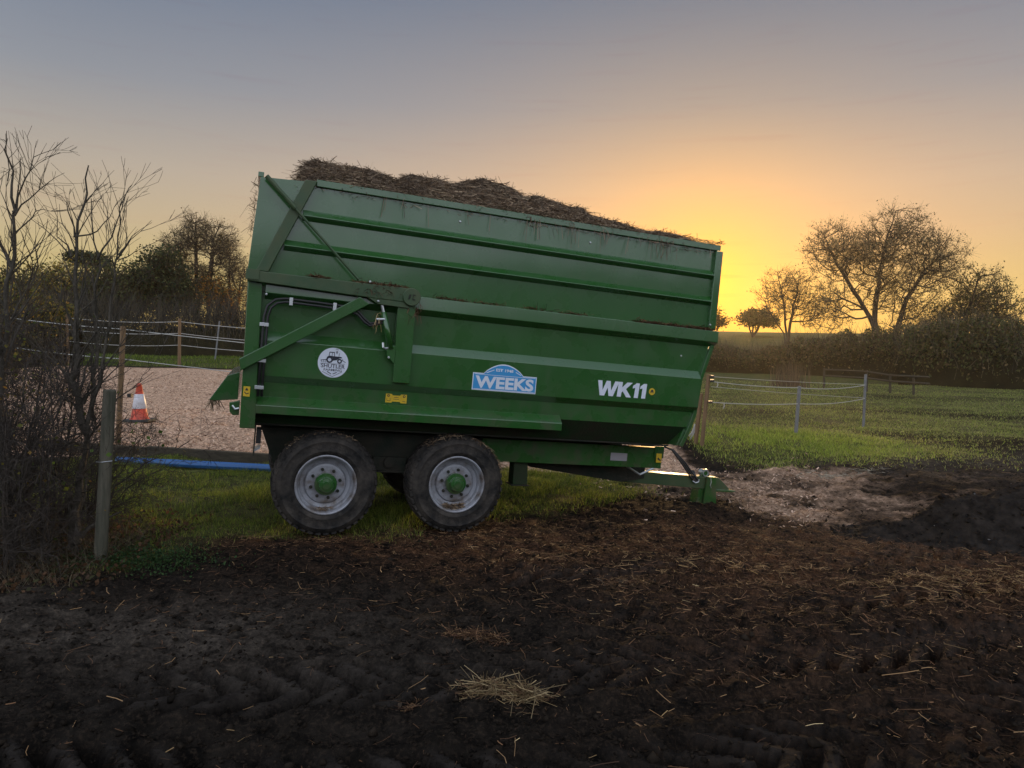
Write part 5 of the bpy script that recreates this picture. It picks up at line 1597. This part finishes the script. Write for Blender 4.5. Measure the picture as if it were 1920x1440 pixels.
def clump(name, label, px, py, sx, sy, hgt, n, pal, seed, L=(.06, .2)):
    r = np.random.default_rng(seed); g = gp(px, py)
    k = r.integers(0, 2, n); ox = np.where(k == 0, -sx * .45, sx * .5) + r.normal(0, sx * .35, n); oy = np.where(k == 0, sy * .2, -sy * .3) + r.normal(0, sy * .5, n)
    hgt_ = hgt * np.exp(-(r.normal(0, .35, n)) ** 2) * np.exp(-((np.abs(ox) - sx * .48) / (sx * .6)) ** 2 - (oy / (sy * 1.1)) ** 2) * r.random(n)
    v, f, c = straw_ground(g[0] + ox, g[1] + oy, L, (.0025, .005), pal, .012, .16, r)
    rep = 6; v = v.copy(); v[:, 2] += np.repeat(hgt_, rep)
    e = empty(name, (g[0], g[1], onz(g[0], g[1])), label, 'straw')
    link('strands', np_mesh('strands', v - np.array([g[0], g[1], onz(g[0], g[1])]), [f], c), STRAW, e, kind='stuff')
    mx, my = np.meshgrid(np.linspace(-1.3, 1.3, 26), np.linspace(-1.3, 1.3, 18))
    mz = hgt * .55 * np.clip(1 - np.sqrt(mx ** 2 + my ** 2) / 1.25, 0, 1) * (1 + fbm(mx * 3, my * 3, 3, seed)) - .01
    X, Y_ = g[0] + mx * sx, g[1] + my * sy
    ii = (np.arange(17)[:, None] * 26 + np.arange(25)[None]).ravel()
    link('matted_base', np_mesh('matted_base', np.stack([X - g[0], Y_ - g[1], HF(X, Y_) + mz - onz(g[0], g[1])], -1).reshape(-1, 3), [np.stack([ii, ii + 1, ii + 27, ii + 26], 1)], smooth=True), MUCK, e)
    return e


clump('straw_clump', 'large golden tuft of loose straw lying on black mud in the foreground', 940, 1305, .21, .11, .055, 1300, [(.21, .145, .068), (.16, .105, .052), (.11, .064, .033), (.08, .045, .025), (.27, .20, .105)], 81, (.04, .16))
clump('straw_clump', 'small brown straw wad left of the large golden tuft', 768, 1325, .055, .045, .035, 90, GOLD[3:] + LITP, 82, (.04, .14))
clump('straw_clump', 'reddish brown straw wad on the mud behind the large golden tuft', 892, 1192, .20, .09, .04, 520, LITP, 83, (.04, .12))
clump('straw_clump', 'straw wad on the ruts in front of the trailer hitch', 1165, 1100, .22, .09, .03, 260, LITP, 85, (.04, .12))

# grass
GR = [(.16, .22, .028), (.24, .30, .042), (.075, .125, .018), (.30, .32, .06), (.13, .17, .034)]
DRY = [(.19, .16, .075), (.13, .12, .05), (.24, .19, .10)]


def blades(x, y, h, wd, pal, lean=.35, r=rng):
    N = len(x); z = HF(x, y) - .01
    a_ = r.uniform(0, 2 * math.pi, N); hh_ = h * r.uniform(.5, 1.3, N)
    vec = np.stack([np.cos(a_) * lean * hh_ * r.random(N), np.sin(a_) * lean * hh_ * r.random(N), hh_], 1)
    bend = np.stack([np.cos(a_), np.sin(a_), np.full(N, -.35)], 1) * (hh_ * r.uniform(.1, .9, N))[:, None]
    b2 = a_ + math.pi / 2 + r.normal(0, .6, N)
    return ribbons(np.stack([x, y, z], 1), vec, bend, wd * r.uniform(.6, 1.3, N), np.stack([np.cos(b2), np.sin(b2), np.zeros(N)], 1), cols(N, pal, .2, r), 2)


n = 210000
cx = rng.uniform(-7.2, 3.0, n); cy = rng.uniform(6.0, 12.3, n)
gm = grass_mask(cx, cy) * ss(-.32, .12, fbm(cx * 1.1, cy * 1.1, 4, 51) + .05)
# bare muck patches in the left grass
gm = gm * (1 - .95 * np.exp(-(((cx + 4.2) / .75) ** 2 + ((cy - 9.7) / .22) ** 2))) * (1 - .6 * np.exp(-(((cx + 3.2) / .9) ** 2 + ((cy - 8.6) / .35) ** 2)))
kp = rng.random(n) < gm; cx, cy = cx[kp], cy[kp]
hgt = .055 + .10 * ss(-.3, .4, fbm(cx * 1.7, cy * 1.7, 3, 52)) * ss(6.5, 9.5, cy)
dry = rng.random(len(cx)) < .05 + .22 * (1 - ss(6.6, 8.2, cy))
A = blades(cx[~dry], cy[~dry], hgt[~dry], .007, GR); B = blades(cx[dry], cy[dry], hgt[dry] * 1.1, .006, DRY)
v_, f_, c_ = merge(A, B)
link('grass', np_mesh('grass', v_, [f_], c_), GRASS, None, 'short green grass around the trailer wheels and thicket on the left', 'grass', kind='stuff')

n = 170000
cy = 12.2 * np.exp(rng.random(n) ** 1.25 * math.log(42 / 12.2)); cx = 3.6 + rng.random(n) * (cy * .80 - 3.0)
gm = grass_mask(cx, cy) * ss(-.35, .15, fbm(cx * .9, cy * .9, 3, 54) + .05)
kp = rng.random(n) < gm; cx, cy = cx[kp], cy[kp]
lush = np.exp(-(((cx - 5.6) / 2.6) ** 2 + ((cy - 15.6) / 2.0) ** 2))
hgt = .04 + .055 * lush + .03 * rng.random(len(cx)); wd_ = .008 + .0006 * cy
dull = rng.random(len(cx)) > .25 + lush
A = blades(cx[~dull], cy[~dull], hgt[~dull], wd_[~dull], [(.31, .40, .055), (.37, .45, .075), (.22, .30, .042), (.42, .45, .11)], .5)
B = blades(cx[dull], cy[dull], hgt[dull], wd_[dull], [(.30, .33, .10), (.34, .34, .12), (.24, .265, .08), (.35, .31, .14)], .5)
v_, f_, c_ = merge(A, B)
link('grass', np_mesh('grass', v_, [f_], c_), GRASS, None, 'green pasture grass of the right-hand field inside and beyond the rope', 'grass', kind='stuff')
n = 16000; cx = rng.uniform(-34, -3, n); cy = rng.uniform(32.2, 42, n)
v, f, c = blades(cx, cy, np.full(n, .16), np.full(n, .03), GR[:3] + [(.09, .14, .02)], .5)
link('grass', np_mesh('grass', v, [f], c), GRASS, None, 'strip of green grass between the arena and the far left hedge', 'grass', kind='stuff')
# dry tussocks, dead leaves and ground ivy under the thicket
n = 5200; cx = rng.normal(-4.75, .95, n); cy = rng.normal(6.55, .55, n); kp = (cy > 5.6) & (cx < -3.55); cx, cy = cx[kp], cy[kp]
A = blades(cx, cy, rng.uniform(.08, .34, len(cx)), .006, [(.15, .12, .075), (.11, .085, .055), (.20, .165, .10), (.08, .06, .04)], 1.1)
n = 9000; lx = rng.normal(-4.7, 1.1, n); ly = rng.normal(6.7, .75, n); kp = (ly > 5.5) & (lx < -3.3); lx, ly = lx[kp], ly[kp]
c = np.stack([lx, ly, HF(lx, ly) + np.abs(rng.normal(0, .05, len(lx)))], 1)
B = quads(c, rng.uniform(.02, .055, len(lx)), cols(len(lx), [(.10, .052, .026), (.14, .075, .038), (.07, .045, .026), (.06, .058, .022)], .25), .75)
vA, fA, cA = A; vB, fB, cB = B
link('undergrowth', np_mesh('undergrowth', np.concatenate([vA, vB]), [fA, fB + len(vA)], np.concatenate([cA, cB])), LEAF, None, 'dead leaves and dry grass under the left thicket', 'undergrowth', kind='stuff')
n = 2600; p = gp(258, 1062); lx = p[0] + rng.normal(0, .34, n); ly = p[1] + rng.normal(0, .14, n)
c = np.stack([lx, ly, HF(lx, ly) + np.abs(rng.normal(0, .05, n))], 1)
v, f, cl = quads(c, rng.uniform(.012, .035, n), cols(n, [(.035, .075, .022), (.05, .095, .028), (.03, .06, .02)], .2), .6)
NW = empty('nettle_patch', (p[0], p[1], onz(p[0], p[1])), 'low patch of dark green weeds at the foot of the round post', 'weeds')
link('leaves', np_mesh('leaves', v - np.array([p[0], p[1], onz(p[0], p[1])]), [f], cl), LEAF, NW)

# ================================================================== HAZE
hb = MB().box(-260, 260, -90, 230, -4, 21)
hm = bpy.data.materials.new('haze'); hm.use_nodes = True
hn = hm.node_tree.nodes; hn.remove(hn['Principled BSDF'])
hv = hn.new('ShaderNodeVolumePrincipled')
hv.inputs['Color'].default_value = (1.0, 0.84, 0.60, 1)
hv.inputs['Density'].default_value = 0.00034
hv.inputs['Anisotropy'].default_value = 0.7
hm.node_tree.links.new(hv.outputs[0], hn['Material Output'].inputs['Volume'])
hb.build('haze', hm, None, label='thin evening haze lying over the fields', cat='haze', kind='stuff')
